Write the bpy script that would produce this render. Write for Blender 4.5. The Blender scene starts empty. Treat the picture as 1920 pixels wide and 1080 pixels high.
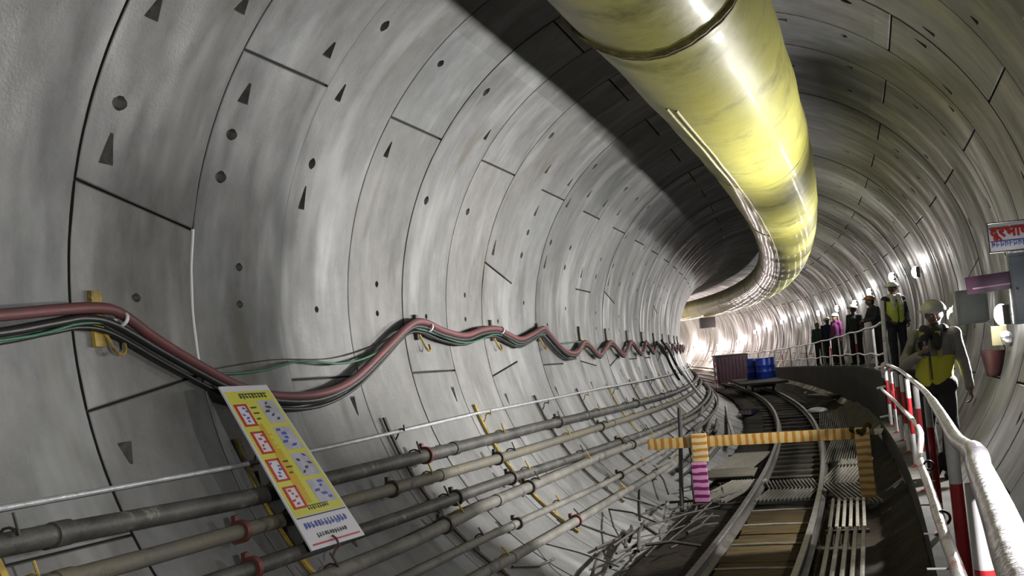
import bpy, bmesh, math, random
from mathutils import Vector, Matrix, Quaternion, noise
random.seed(7)
sc = bpy.context.scene
COL = sc.collection
PI = math.pi
def rad(d): return d*PI/180
# ------------------------------------------------------------------ tunnel path
R = 2.9
K0, K1 = 0.005099, 0.000006
GR, KZ = -0.022796, 0.000449
S0, RW = 4.951734, 1.161728
_DS = 0.1; _SMIN = -8.0
_tab = []
def _mk():
    n = 1281; a = [0.0]; X = [0.0]; Y = [0.0]
    k = lambda s: K0 + (K1*s if s > 0 else 0)
    for i in range(1, n):
        s0 = _SMIN+_DS*(i-1); s1 = s0+_DS
        a.append(a[-1] + (k(s0)+k(s1))/2*_DS)
    a0 = a[80]; a = [v-a0 for v in a]
    for i in range(1, n):
        X.append(X[-1] - (math.sin(a[i])+math.sin(a[i-1]))/2*_DS)
        Y.append(Y[-1] + (math.cos(a[i])+math.cos(a[i-1]))/2*_DS)
    x0, y0 = X[80], Y[80]
    for i in range(n): _tab.append((a[i], X[i]-x0, Y[i]-y0))
_mk()
def path(s):
    t = (s-_SMIN)/_DS; i = max(0, min(len(_tab)-2, int(math.floor(t)))); f = t-i
    A, B = _tab[i], _tab[i+1]
    return tuple(A[j]+(B[j]-A[j])*f for j in range(3))
def W(s, x, z):
    a, X, Y = path(s)
    return Vector((X+x*math.cos(a), Y+x*math.sin(a), GR*s+.5*KZ*s*s+z))
def WR(s, deg, r):
    return W(s, r*math.cos(rad(deg)), r*math.sin(rad(deg)))
def interp(tab, s):
    if s <= tab[0][0]: return tab[0][1]
    for (a, va), (b, vb) in zip(tab, tab[1:]):
        if s <= b: return va+(vb-va)*(s-a)/(b-a)
    return tab[-1][1]
# ------------------------------------------------------------------ mesh builder
class MB:
    def __init__(self): self.v = []; self.f = []; self.m = []; self.uv = None
    def add(self, vs, fs, m=0):
        o = len(self.v); self.v += [Vector(p) for p in vs]
        for f in fs: self.f.append(tuple(i+o for i in f)); self.m.append(m)
    def box(self, c, s, rot=None, m=0, taper=1.0):
        c = Vector(c); vs = []
        for z in (-.5, .5):
            t = taper if z > 0 else 1
            for x, y in ((-.5, -.5), (.5, -.5), (.5, .5), (-.5, .5)):
                p = Vector((x*s[0]*t, y*s[1]*t, z*s[2]))
                if rot is not None: p = rot @ p
                vs.append(c+p)
        self.add(vs, [(3, 2, 1, 0), (4, 5, 6, 7), (0, 1, 5, 4), (1, 2, 6, 5), (2, 3, 7, 6), (3, 0, 4, 7)], m)
    def cbox(self, c, s, b=.01, rot=None, m=0):          # chamfered box
        c = Vector(c); bm = bmesh.new(); bmesh.ops.create_cube(bm, size=1)
        for v in bm.verts: v.co = Vector((v.co.x*s[0], v.co.y*s[1], v.co.z*s[2]))
        bmesh.ops.bevel(bm, geom=bm.edges[:], offset=b, segments=2, affect='EDGES', profile=.6)
        vs = [c+((rot @ v.co) if rot is not None else v.co) for v in bm.verts]
        bm.verts.index_update()
        self.add(vs, [tuple(v.index for v in f.verts) for f in bm.faces], m); bm.free()
    def tube(self, pts, r, n=10, caps=True, m=0, mfn=None):
        pts = [Vector(p) for p in pts]; k = len(pts)
        rr = r if isinstance(r, (list, tuple)) else [r]*k
        T = []
        for i in range(k):
            d = pts[min(i+1, k-1)]-pts[max(i-1, 0)]
            T.append(d.normalized() if d.length > 1e-9 else Vector((0, 0, 1)))
        u = T[0].cross(Vector((0, 0, 1)))
        if u.length < .05: u = T[0].cross(Vector((1, 0, 0)))
        u.normalize(); o = len(self.v)
        for i in range(k):
            u = (u-T[i]*u.dot(T[i])).normalized(); w = T[i].cross(u)
            for j in range(n):
                a = 2*PI*j/n; self.v.append(pts[i]+(u*math.cos(a)+w*math.sin(a))*rr[i])
        for i in range(k-1):
            for j in range(n):
                j2 = (j+1) % n
                self.f.append((o+i*n+j, o+i*n+j2, o+(i+1)*n+j2, o+(i+1)*n+j)); self.m.append(mfn(i) if mfn else m)
        if caps:
            self.f.append(tuple(o+j for j in range(n-1, -1, -1))); self.m.append(m)
            self.f.append(tuple(o+(k-1)*n+j for j in range(n))); self.m.append(m)
    def cyl(self, a, b, r, n=12, m=0, r2=None): self.tube([a, b], [r, r if r2 is None else r2], n, True, m)
    def ell(self, c, r, nu=14, nv=10, rot=None, m=0):
        c = Vector(c); vs = []; fs = []
        for i in range(nv+1):
            t = PI*i/nv
            for j in range(nu):
                p = 2*PI*j/nu
                q = Vector((r[0]*math.sin(t)*math.cos(p), r[1]*math.sin(t)*math.sin(p), r[2]*math.cos(t)))
                if rot is not None: q = rot @ q
                vs.append(c+q)
        for i in range(nv):
            for j in range(nu):
                j2 = (j+1) % nu
                fs.append((i*nu+j, (i+1)*nu+j, (i+1)*nu+j2, i*nu+j2))
        self.add(vs, fs, m)
    def ring(self, c, ax, r1, r2, th, n=28, m=0, a0=0, a1=360):   # flat annular band
        c = Vector(c); ax = Vector(ax).normalized()
        u = ax.cross(Vector((0, 0, 1)));
        if u.length < .05: u = ax.cross(Vector((1, 0, 0)))
        u.normalize(); w = ax.cross(u); full = abs(a1-a0) >= 359.9
        k = n if full else n+1; o = len(self.v)
        for i in range(k):
            a = rad(a0+(a1-a0)*i/n); d = u*math.cos(a)+w*math.sin(a)
            for rr, h in ((r1, -th/2), (r2, -th/2), (r2, th/2), (r1, th/2)): self.v.append(c+d*rr+ax*h)
        for i in range(n if full else n):
            i2 = (i+1) % k
            for j in range(4):
                j2 = (j+1) % 4
                self.f.append((o+i*4+j, o+i2*4+j, o+i2*4+j2, o+i*4+j2)); self.m.append(m)
        if not full:
            self.f.append((o, o+1, o+2, o+3)); self.m.append(m); q = o+(k-1)*4
            self.f.append((q+3, q+2, q+1, q)); self.m.append(m)
    def build(self, name, mats, parent=None, smooth=None, world=True):
        me = bpy.data.meshes.new(name)
        vs = self.v
        if parent is not None and world:
            inv = pmat(parent).inverted(); vs = [inv @ v for v in vs]
        org = None
        if parent is None:                                    # origin at the base centre of the mesh
            org = Vector((sum(v.x for v in vs)/len(vs), sum(v.y for v in vs)/len(vs), min(v.z for v in vs)))
            vs = [v-org for v in vs]
        me.from_pydata([tuple(v) for v in vs], [], self.f)
        mats = mats if isinstance(mats, (list, tuple)) else [mats]
        for q in mats: me.materials.append(q)
        me.polygons.foreach_set('material_index', self.m)
        if smooth: me.polygons.foreach_set('use_smooth', [True]*len(me.polygons)); 
        me.update()
        if smooth: 
            try: me.set_sharp_from_angle(angle=rad(smooth if smooth is not True else 40))
            except Exception: pass
        o = bpy.data.objects.new(name, me); COL.objects.link(o)
        if org is not None: o.location = org
        if parent is not None: o.parent = parent
        return o
def pmat(o):
    M = Matrix.LocRotScale(o.location, o.rotation_euler.to_quaternion(), o.scale)
    return pmat(o.parent) @ M if o.parent else M
def tag(o, label=None, cat=None, group=None, kind=None):
    if label: o['label'] = label
    if cat: o['category'] = cat
    if group: o['group'] = group
    if kind: o['kind'] = kind
    return o
def thing(name, label, cat, loc=(0, 0, 0), rz=0, group=None):
    o = bpy.data.objects.new(name, None); COL.objects.link(o)
    o.location = loc; o.rotation_euler = (0, 0, rz); o.empty_display_size = .1
    return tag(o, label, cat, group)
def copy_tree(o, parent=None):
    c = o.copy(); COL.objects.link(c)
    if parent: c.parent = parent
    for ch in [q for q in bpy.data.objects if q.parent == o]: copy_tree(ch, c)
    return c
ORD = ['first', 'second', 'third', 'fourth', 'fifth', 'sixth', 'seventh', 'eighth', 'ninth', 'tenth', 'eleventh', 'twelfth',
       'thirteenth', 'fourteenth', 'fifteenth', 'sixteenth', 'seventeenth', 'eighteenth', 'nineteenth', 'twentieth',
       'twenty-first', 'twenty-second', 'twenty-third', 'twenty-fourth', 'twenty-fifth', 'twenty-sixth', 'twenty-seventh', 'twenty-eighth', 'twenty-ninth', 'thirtieth']
# ------------------------------------------------------------------ materials
def mat(name, col, rough=.6, metal=0., col2=None, scale=3., contrast=(.35, .65), bump=0., bscale=30., spec=.5, coord='Object', stretch=None, col3=None, scale3=1., c3=(.55, .7), rvar=0., coat=0.):
    m = bpy.data.materials.new(name); m.use_nodes = True
    nt = m.node_tree; b = nt.nodes['Principled BSDF']; L = nt.links
    b.inputs['Base Color'].default_value = (*col, 1); b.inputs['Roughness'].default_value = rough
    b.inputs['Metallic'].default_value = metal; b.inputs['Specular IOR Level'].default_value = spec
    if coat: b.inputs['Coat Weight'].default_value = coat; b.inputs['Coat Roughness'].default_value = .15
    tc = nt.nodes.new('ShaderNodeTexCoord'); src = tc.outputs[coord]
    if stretch:
        mp = nt.nodes.new('ShaderNodeMapping'); mp.inputs['Scale'].default_value = stretch; L.new(src, mp.inputs['Vector']); src = mp.outputs[0]
    def nz(sc_, det=5, rg=.6):
        n = nt.nodes.new('ShaderNodeTexNoise'); n.inputs['Scale'].default_value = sc_; n.inputs['Detail'].default_value = det
        n.inputs['Roughness'].default_value = rg; L.new(src, n.inputs['Vector']); return n
    out = None
    if col2:
        n = nz(scale); r = nt.nodes.new('ShaderNodeValToRGB')
        r.color_ramp.elements[0].position = contrast[0]; r.color_ramp.elements[1].position = contrast[1]
        r.color_ramp.elements[0].color = (*col, 1); r.color_ramp.elements[1].color = (*col2, 1)
        L.new(n.outputs['Fac'], r.inputs[0]); out = r.outputs[0]
        if col3:
            n3 = nz(scale3, 8, .7); r3 = nt.nodes.new('ShaderNodeValToRGB')
            r3.color_ramp.elements[0].position = c3[0]; r3.color_ramp.elements[1].position = c3[1]
            L.new(n3.outputs['Fac'], r3.inputs[0])
            mx = nt.nodes.new('ShaderNodeMix'); mx.data_type = 'RGBA'
            L.new(r3.outputs[0], mx.inputs[0]); L.new(out, mx.inputs[6]); mx.inputs[7].default_value = (*col3, 1); out = mx.outputs[2]
        L.new(out, b.inputs['Base Color'])
        if rvar:
            mr = nt.nodes.new('ShaderNodeMapRange'); mr.inputs[3].default_value = max(0, rough-rvar); mr.inputs[4].default_value = min(1, rough+rvar)
            mr.inputs[1].default_value = .3; mr.inputs[2].default_value = .7
            L.new(n.outputs['Fac'], mr.inputs[0]); L.new(mr.outputs[0], b.inputs['Roughness'])
    if bump:
        n2 = nz(bscale, 4); bp = nt.nodes.new('ShaderNodeBump'); bp.inputs['Strength'].default_value = bump; bp.inputs['Distance'].default_value = .02
        L.new(n2.outputs['Fac'], bp.inputs['Height']); L.new(bp.outputs[0], b.inputs['Normal'])
    return m
def emit(name, col, st):
    m = bpy.data.materials.new(name); m.use_nodes = True; b = m.node_tree.nodes['Principled BSDF']
    b.inputs['Base Color'].default_value = (*col, 1); b.inputs['Emission Color'].default_value = (*col, 1); b.inputs['Emission Strength'].default_value = st
    return m
def concrete_mat(name, c1, c2, cs, rough=.62):
    m = bpy.data.materials.new(name); m.use_nodes = True; nt = m.node_tree; L = nt.links; N = nt.nodes
    b = N['Principled BSDF']; uv = N.new('ShaderNodeUVMap'); uv.uv_map = 'UVMap'
    def noi(vec, s, d=6, r=.6):
        n = N.new('ShaderNodeTexNoise'); n.inputs['Scale'].default_value = s; n.inputs['Detail'].default_value = d; n.inputs['Roughness'].default_value = r
        L.new(vec, n.inputs['Vector']); return n
    def mp(scale):
        k = N.new('ShaderNodeMapping'); k.inputs['Scale'].default_value = scale; L.new(uv.outputs[0], k.inputs[0]); return k.outputs[0]
    def ramp(fac, p0, p1, a, c):
        r = N.new('ShaderNodeValToRGB'); r.color_ramp.elements[0].position = p0; r.color_ramp.elements[1].position = p1
        r.color_ramp.elements[0].color = (*a, 1); r.color_ramp.elements[1].color = (*c, 1); L.new(fac, r.inputs[0]); return r.outputs[0]
    def mix(fac, a, c, mode='MIX'):
        x = N.new('ShaderNodeMix'); x.data_type = 'RGBA'; x.blend_type = mode
        if isinstance(fac, float): x.inputs[0].default_value = fac
        else: L.new(fac, x.inputs[0])
        for s_, v in ((6, a), (7, c)):
            if isinstance(v, tuple): x.inputs[s_].default_value = (*v, 1)
            else: L.new(v, x.inputs[s_])
        return x.outputs[2]
    big = noi(mp((1.0, .55, 1)), 1.1, 6, .6)
    base = ramp(big.outputs['Fac'], .32, .68, c1, c2)
    st = noi(mp((5.0, .5, 1)), 1.6, 5, .65)                     # streaks running round the ring
    base = mix(.55, base, ramp(st.outputs['Fac'], .3, .7, (.78, .78, .78), (1.15, 1.15, 1.16)), 'MULTIPLY')
    mot = noi(mp((1.6, 1.1, 1)), 4.5, 8, .7)
    base = mix(.6, base, ramp(mot.outputs['Fac'], .35, .65, (.72, .72, .71), (1.18, 1.18, 1.19)), 'MULTIPLY')
    stain = noi(mp((1.3, .35, 1)), 1.9, 4, .55)
    base = mix(ramp(stain.outputs['Fac'], .60, .72, (0, 0, 0), (.75, .75, .75)), base, cs)
    pale = noi(mp((2.2, .6, 1)), .9, 3, .5)
    base = mix(ramp(pale.outputs['Fac'], .56, .66, (0, 0, 0), (.55, .55, .55)), base, tuple(min(1, v*1.5) for v in c2))
    sp = noi(mp((1, 1, 1)), 34, 3, .7)
    base = mix(ramp(sp.outputs['Fac'], .66, .72, (0, 0, 0), (.6, .6, .6)), base, (.07, .065, .06))
    at = N.new('ShaderNodeAttribute'); at.attribute_name = 'tone'
    base = mix(1.0, base, at.outputs['Color'], 'MULTIPLY')
    L.new(base, b.inputs['Base Color'])
    rr = ramp(stain.outputs['Fac'], .38, .62, (rough-.22,)*3, (rough+.1,)*3); L.new(rr, b.inputs['Roughness'])
    fine = noi(mp((1, 1, 1)), 45, 5, .6); bp = N.new('ShaderNodeBump'); bp.inputs['Strength'].default_value = .25; bp.inputs['Distance'].default_value = .008
    L.new(fine.outputs['Fac'], bp.inputs['Height']); L.new(bp.outputs[0], b.inputs['Normal'])
    b.inputs['Specular IOR Level'].default_value = .45
    return m
M = {}
M['conc'] = concrete_mat('segment_concrete', (.125, .127, .123), (.195, .199, .199), (.105, .095, .07))
M['joint'] = mat('joint_gasket', (.015, .015, .015), .9)
M['pocket'] = mat('pocket_shade', (.07, .068, .06), .9, col2=(.13, .125, .115), scale=12, bump=.3)  # recess shade of the bolt pockets, painted as a darker tone
M['mud_shade'] = mat('wet_mud_pit_shade', (.009, .007, .005), .85, col2=(.024, .019, .012), scale=2.2, bump=.8, bscale=9, spec=.15, col3=(.05, .04, .028), scale3=5, c3=(.58, .78), rvar=.12)  # muddy ground, darkened further for the shade in the pit
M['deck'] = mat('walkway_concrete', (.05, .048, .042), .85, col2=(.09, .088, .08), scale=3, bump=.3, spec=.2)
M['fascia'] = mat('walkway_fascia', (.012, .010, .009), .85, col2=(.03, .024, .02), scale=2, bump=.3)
# ------------------------------------------------------------------ tunnel lining
PATTERN = {0: [(167.5, 3.7), (191.0, -3.8)], 6: [(167.2, 3.9), (190.8, -3.3)], 10: [(167, 0), (191, 2)]}
def joints_of(n):
    if n in PATTERN: js = list(PATTERN[n])
    elif n % 6 == 0 and n > 10: js = [(167.3, 3.5), (190.8, -3.3)]
    elif n % 2: js = [(143.6, -.2), (208.0, 0)]
    else: js = [(190.5, 0)]
    js += ([(26.8, 0), (98.0, 0), (322.0, 0)] if n % 2 else [(48.8, 0), (112.0, 0), (338.0, 0)])
    return js
def tongue(v): return v
def pockets_of(n):
    A = (.135, .165, .225, .255); B = (.74, .77, .825, .855); C = (.46, .48, .52, .54)
    P = []
    q = random.Random(n*13+5)
    if n % 2 == 0:
        base = [(154.8, 156.6, A, 'r'), (159.4, 163.2, A, 'w'), (161.6, 165.0, B, 'w'), (178.5, 179.6, C, 'r'), (197.0, 199.8, A, 'n'), (194.0, 197.4, B, 'n'), (130.0, 132.0, A, 'r'), (137.0, 139.6, B, 'w'), (142, 145, A, 'w')]
    else:
        base = [(147.6, 150.6, A, 'w'), (154.4, 156.0, A, 'r'), (160.5, 162.2, A, 'r'), (178.5, 179.6, C, 'r'), (137.0, 139.6, B, 'w'), (130.5, 132.0, A, 'r'), (173, 174.2, C, 'r'), (203.5, 206, A, 'n'), (216, 218.5, B, 'n')]
    for t in (14, 33, 41, 57, 70, 84, 330, 350):
        d = t+q.uniform(-1, 1); base.append((d, d+q.choice((1.6, 2.6)), A if q.random() < .55 else B, q.choice('rwn')))
    for j in joints_of(n):
        base = [b for b in base if not (b[0]-1.2 < j[0]+abs(j[1])/2 and b[1]+1.2 > j[0]-abs(j[1])/2)]
    if n >= 2: base = [b for b in base if q.random() < .72]
    base.sort(); out = []
    for b in base:
        if not out or b[0] > out[-1][1]+.6: out.append(b)
    return out
def lining(name, a0, a1, nmin=-7, nmax=88):
    mb = MB(); uvs = []; tones = []
    for n in range(nmin, nmax):
        s0 = S0+RW*n; q = random.Random(n*7+1); dr = q.uniform(-.007, .007); near = n < 30
        G = .0045
        cs = [(0, .03), (G, .03), (G+.001, 0.004), (G+.008, 0)]
        ce = [(RW-G-.008, 0), (RW-G-.001, .004), (RW-G, .03), (RW, .03)]
        mid = []
        pk = pockets_of(n) if near else []
        if pk: mid = [v*RW for v in (.06, .10, .135, .165, .225, .255, .34, .40, .46, .48, .52, .54, .60, .68, .74, .77, .825, .855, .90, .95)]
        else: mid = [RW*.25, RW*.5, RW*.75]
        cols = cs+[(m, 0) for m in mid]+ce
        js = [j for j in joints_of(n)]
        lines = []                                              # (phi, flag, joint)
        exc = []
        for j in js:
            if a0-5 < (j[0] if j[0] >= a0-5 or a0 >= 0 else j[0]-360) < a1+5 or a0-5 < j[0]-360 < a1+5:
                ph = j[0] if a0-5 < j[0] < a1+5 else j[0]-360
                g = rad(1)*0+.16
                for d, k in ((-g-.16, 0), (-g, .006), (-g+.01, .035), (g-.01, .035), (g, .006), (g+.16, 0)): lines.append((ph+d, k, j[1]))
                exc.append((ph-1.4-abs(j[1])/2, ph+1.4+abs(j[1])/2))
        prow = []
        for b in pk:
            for off in (0, -360):
                p0, p1 = b[0]+off, b[1]+off
                if p0 > a0+1 and p1 < a1-1:
                    h = p1-p0
                    for i, t in enumerate((0, .06, .3, .55, .8, .94, 1)): lines.append((p0+h*t, 0, 0)); prow.append((round(p0+h*t, 5), b, t))
                    exc.append((p0-.5, p1+.5))
        ph = a0
        step = 2.5 if near else 4.0
        nst = int(round((a1-a0)/step))
        for i in range(nst+1):
            ph = a0+(a1-a0)*i/nst
            if i in (0, nst) or not any(e[0] < ph < e[1] for e in exc): lines.append((ph, 0, 0))
        lines = [l for l in lines if a0-1e-6 <= l[0] <= a1+1e-6]
        lines.sort(key=lambda l: l[0])
        pmap = {r[0]: r for r in prow}
        o = len(mb.v); nc = len(cols)
        pocketed = {}
        for li, (phi, dep, slant) in enumerate(lines):
            pr = pmap.get(round(phi, 5))
            for ci, (cv, cd) in enumerate(cols):
                v = cv; d = max(dep, cd)
                if pr:
                    _, b, t = pr; sl = [x*RW for x in b[2]]; c = (sl[0]+sl[3])/2
                    idx = [k for k in range(4) if abs(cv-sl[k]) < 1e-6]
                    if idx:
                        k = idx[0]
                        if b[3] == 'r': wf = max(.25, math.sin(PI*max(.04, min(.96, t)))**.6); dm = .05
                        elif b[3] == 'w': wf = 1-.82*t if phi < 125 else .95-.75*(1-t) ; dm = .065
                        else: wf = .95-.75*t; dm = .05
                        v = c+(cv-c)*wf*(1 if n < 2 else .75)
                        if k in (1, 2) and 0.03 < t < .97:
                            d = dm*( .45+.55*(t if b[3] == 'w' else 1-t)) if b[3] != 'r' else dm
                            pocketed[(li, ci)] = True
                pv = phi + slant*(cv/RW-.5)
                # ring radius blends the panel twist
                r_ = R+d+dr
                mb.v.append(WR(s0+v, pv, r_)); uvs.append((s0+v, rad(pv)*R))
        jf = {i for i, l in enumerate(lines)}
        # panel tone
        bounds = sorted([l[0] for l in lines if l[1] > .03])
        qt = random.Random(n*31+11); tl = [(qt.uniform(.80, 1.12), qt.uniform(-.02, .025)) for _ in range(12)]
        for li in range(len(lines)-1):
            pm = (lines[li][0]+lines[li+1][0])/2
            pi_ = sum(1 for j in js if (j[0] if j[0] <= a1+3 else j[0]-360) < pm)+(3 if a0 < 60 else 0)
            t, w_ = tl[pi_ % 12]
            for ci in range(nc-1):
                dj = min(lines[li][1], lines[li+1][1]) > .005 or max(lines[li][1], lines[li+1][1]) > .03
                dc = max(cols[ci][1], cols[ci+1][1]) > .02
                mm = 1 if (dj or dc) else 0
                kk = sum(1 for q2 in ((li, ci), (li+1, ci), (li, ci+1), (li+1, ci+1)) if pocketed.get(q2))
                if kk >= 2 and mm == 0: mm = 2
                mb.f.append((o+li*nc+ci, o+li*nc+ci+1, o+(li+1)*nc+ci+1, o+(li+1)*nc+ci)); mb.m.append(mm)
                tones.append((t*(1+w_), t, t*(1-w_)))
    me = bpy.data.meshes.new(name); me.from_pydata([tuple(v) for v in mb.v], [], mb.f)
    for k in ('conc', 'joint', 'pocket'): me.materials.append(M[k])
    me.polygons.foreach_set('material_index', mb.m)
    uvl = me.uv_layers.new(name='UVMap'); li = [0]*len(me.loops); me.loops.foreach_get('vertex_index', li)
    flat = []
    for i in li: flat += [uvs[i][0], uvs[i][1]]
    uvl.data.foreach_set('uv', flat)
    ca = me.color_attributes.new('tone', 'FLOAT_COLOR', 'CORNER'); cf = []
    for i, f in enumerate(mb.f): cf += [tones[i][0], tones[i][1], tones[i][2], 1.]*4
    ca.data.foreach_set('color', cf)
    me.polygons.foreach_set('use_smooth', [True]*len(me.polygons))
    me.set_sharp_from_angle(angle=rad(18))
    o = bpy.data.objects.new(name, me); COL.objects.link(o); o['kind'] = 'structure'
    return o
DECK = [(19.5, -1.13), (29, -1.2), (37, -1.35), (48, -1.6), (56, -1.8), (66, -2.15), (104, -2.2)]
def dz(s): return interp(DECK, s)
def at_thing(name, label, cat, s, x, z, group=None): return thing(name, label, cat, W(s, x, z), path(s)[0], group)
def single(name, label, cat, mb, mats, group=None, smooth=None):
    o = mb.build(name, mats, None, smooth); return tag(o, label, cat, group)
def rotz(s, extra=0, tx=0, ty=0): return Matrix.Rotation(path(s)[0]+extra, 3, 'Z') @ Matrix.Rotation(tx, 3, 'X') @ Matrix.Rotation(ty, 3, 'Y')
# ------------------------------------------------------------------ people
M['skin'] = mat('brown_skin', (.13, .065, .04), .5, col2=(.10, .05, .032), scale=8)
M['hair'] = mat('black_hair', (.008, .007, .006), .5); M['eyew'] = mat('eye_white', (.5, .5, .48), .3)
def cap(mb, a, b, ra, rb, n=14):
    a, b = Vector(a), Vector(b); d = b-a; L = d.length
    if L < 1e-6: mb.ell(a, (ra,)*3, n, 8); return
    t = d/L; k = 4; pts = []; rs = []
    for i in range(k+1):
        an = -PI/2+PI/2*i/k; pts.append(a+t*ra*math.sin(an)); rs.append(max(.0008, ra*math.cos(an)))
    for i in range(k+1):
        an = PI/2*i/k; pts.append(b+t*rb*math.sin(an)); rs.append(max(.0008, rb*math.cos(an)))
    mb.tube(pts, rs, n)
def remesh(mb, name, m, parent, vox, smooth_it=4, inflate=0):
    o = mb.build(name+'_tmp', m, None)
    dat = o.data; lo = o.location.copy()
    md = o.modifiers.new('r', 'REMESH'); md.mode = 'VOXEL'; md.voxel_size = vox; md.use_smooth_shade = True
    s_ = o.modifiers.new('s', 'SMOOTH'); s_.iterations = smooth_it; s_.factor = .5
    dg = bpy.context.evaluated_depsgraph_get(); dg.update()
    me = bpy.data.meshes.new_from_object(o.evaluated_get(dg)); me.name = name
    for v in me.vertices: v.co += lo
    bpy.data.objects.remove(o); bpy.data.meshes.remove(dat)
    me.materials.clear(); me.materials.append(m)
    me.polygons.foreach_set('use_smooth', [True]*len(me.polygons))
    k = bpy.data.objects.new(name, me); COL.objects.link(k); k.parent = parent
    return k
def ripple(o, amp, fr):
    me = o.data; n = len(me.vertices); co = [0.]*3*n; no = [0.]*3*n
    me.vertices.foreach_get('co', co); me.vertices.foreach_get('normal', no)
    for i in range(n):
        k = amp*noise.noise((co[3*i]*fr, co[3*i+1]*fr, co[3*i+2]*fr))
        for j in range(3): co[3*i+j] += no[3*i+j]*k
    me.vertices.foreach_set('co', co); me.update()
def lerp(a, b, t): return Vector(a).lerp(Vector(b), t)
def hand(mb, wr, el, inward, curl, k=1.):
    """palm and five bent fingers growing from wrist wr, forearm direction el->wr; inward = palm normal"""
    wr = Vector(wr); d = (wr-Vector(el)).normalized(); nrm = Vector(inward); nrm = (nrm-d*nrm.dot(d)).normalized(); side = d.cross(nrm)
    for i, off in enumerate((-.028, -.010, .010, .026)):
        base = wr+d*.085*k+side*off*k
        cap(mb, wr+side*off*.5*k, base, .017*k, .0125*k, 10)
        L = (.030, .038, .036, .026)[i]*k; p = base; ang = 0
        for j in range(3):
            ang += curl*(1+.1*i); dd = d*math.cos(ang)+nrm*math.sin(ang); q_ = p+dd*L*(1, .75, .6)[j]
            cap(mb, p, q_, (.0095-.001*j)*k, (.0088-.001*j)*k, 8); p = q_
    tb = wr+d*.025*k-side*.022*k; t1 = tb+(d*.6-side*.75+nrm*.35).normalized()*.040*k; t2 = t1+(d*.9-side*.25+nrm*.5).normalized()*.032*k
    cap(mb, tb, t1, .013*k, .011*k, 8); cap(mb, t1, t2, .0105*k, .009*k, 8)
def person(label, s, x, z, face, H=1.68, pose=None, shirt=(.1, .1, .1), trousers=(.01, .01, .012), vest=None, vest2=None, helmet=None, scarf=None, vox=.012, lean=(0, 0), vestz=(.96, 1.42), headturn=0, nod=0):
    k = H/1.70; t = at_thing('person', label, 'person', s, x, z); t.rotation_euler = (0, 0, path(s)[0]+face)
    J = dict(hipL=(-.095, 0, .92), hipR=(.095, 0, .92), kneeL=(-.11, .02, .49), kneeR=(.11, .02, .49), ankL=(-.12, -.01, .09), ankR=(.12, -.01, .09),
             pel=(0, 0, .97), waist=(0, .005, 1.10), chest=(0, 0, 1.29), neck=(0, -.01, 1.45), head=(0, .015, 1.60), shL=(-.18, -.01, 1.40), shR=(.18, -.01, 1.40),
             elL=(-.235, -.02, 1.12), elR=(.235, -.02, 1.12), wrL=(-.25, .05, .88), wrR=(.25, .05, .88))
    if pose: J.update(pose)
    for n_, v in J.items():
        v = Vector(v); h = max(0, v.z-.9); v.x += lean[0]*h; v.y += lean[1]*h; J[n_] = v*k
    g = lambda n_: J[n_]
    HR = Matrix.Rotation(headturn, 3, 'Z') @ Matrix.Rotation(nod, 3, 'X')
    hd = g('head')
    def hp(x_, y_, z_): return hd+HR @ (Vector((x_, y_, z_))*k)
    # --- body (skin): one continuous surface
    mb = MB()
    mb.ell(hd, (.073*k, .090*k, .108*k), 20, 14, HR); mb.ell(hp(0, .03, -.055), (.052*k, .055*k, .06*k), 16, 10, HR)
    cap(mb, hp(0, .088, .015), hp(0, .108, -.022), .010*k, .015*k, 8)
    for sx in (-1, 1):
        mb.ell(hp(sx*.076, -.005, -.005), (.011*k, .022*k, .032*k), 10, 8, HR); mb.ell(hp(sx*.035, .07, -.02), (.025*k, .02*k, .02*k), 10, 8, HR)
        cap(mb, hp(sx*.018, .087, .03), hp(sx*.045, .078, .032), .009*k, .007*k, 8)
    cap(mb, hp(-.02, .088, -.056), hp(.02, .088, -.056), .0085*k, .0085*k, 8)
    cap(mb, g('neck')-Vector((0, 0, .05*k)), hp(0, -.01, -.05), .056*k, .050*k)
    def torso(mb, gr):
        for a_, b_, ra, rb, w_ in (('pel', 'waist', .125, .12, .045), ('waist', 'chest', .12, .135, .05), ('chest', 'neck', .13, .07, .055)):
            for sx in (-1, 1):
                o1 = Vector((sx*w_*k, 0, 0)); cap(mb, g(a_)+o1, g(b_)+o1*(.9 if b_ != 'neck' else .5), (ra+gr-.02)*k, (rb+gr-.02)*k, 18)
        for sh in ('shL', 'shR'): cap(mb, g('neck')-Vector((0, 0, .07*k)), g(sh), (.062+gr)*k, (.060+gr)*k, 14)
    def limb(mb, a_, b_, c_, r3, gr, end=1.):
        cap(mb, g(a_), g(b_), (r3[0]+gr)*k, (r3[1]+gr)*k); cap(mb, g(b_), lerp(g(b_), g(c_), end), (r3[1]+gr)*k, (r3[2]+gr)*k)
    torso(mb, 0)
    for S_ in 'LR':
        limb(mb, 'sh'+S_, 'el'+S_, 'wr'+S_, (.050, .040, .027), 0); limb(mb, 'hip'+S_, 'knee'+S_, 'ank'+S_, (.082, .056, .040), 0)
        a_ = g('ank'+S_); cap(mb, a_+Vector((0, -.03*k, -.04*k)), a_+Vector((0, .15*k, -.055*k)), .036*k, .028*k)
        inn = Vector((1 if S_ == 'L' else -1, .3, 0)) if not (pose and 'palm'+S_ in pose) else J['palm'+S_]
        hand(mb, g('wr'+S_), g('el'+S_), inn, .45 if 'curl' not in (pose or {}) else .45, k)
    remesh(mb, 'body', M['skin'], t, vox if vox > .01 else .0065, 2)
    for sx in (-1, 1):
        e = MB(); e.ell(hp(sx*.032, .083, .010), (.012*k, .008*k, .009*k), 10, 8, HR); e.build('eye', M['eyew'], t, 60, world=False)
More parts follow.
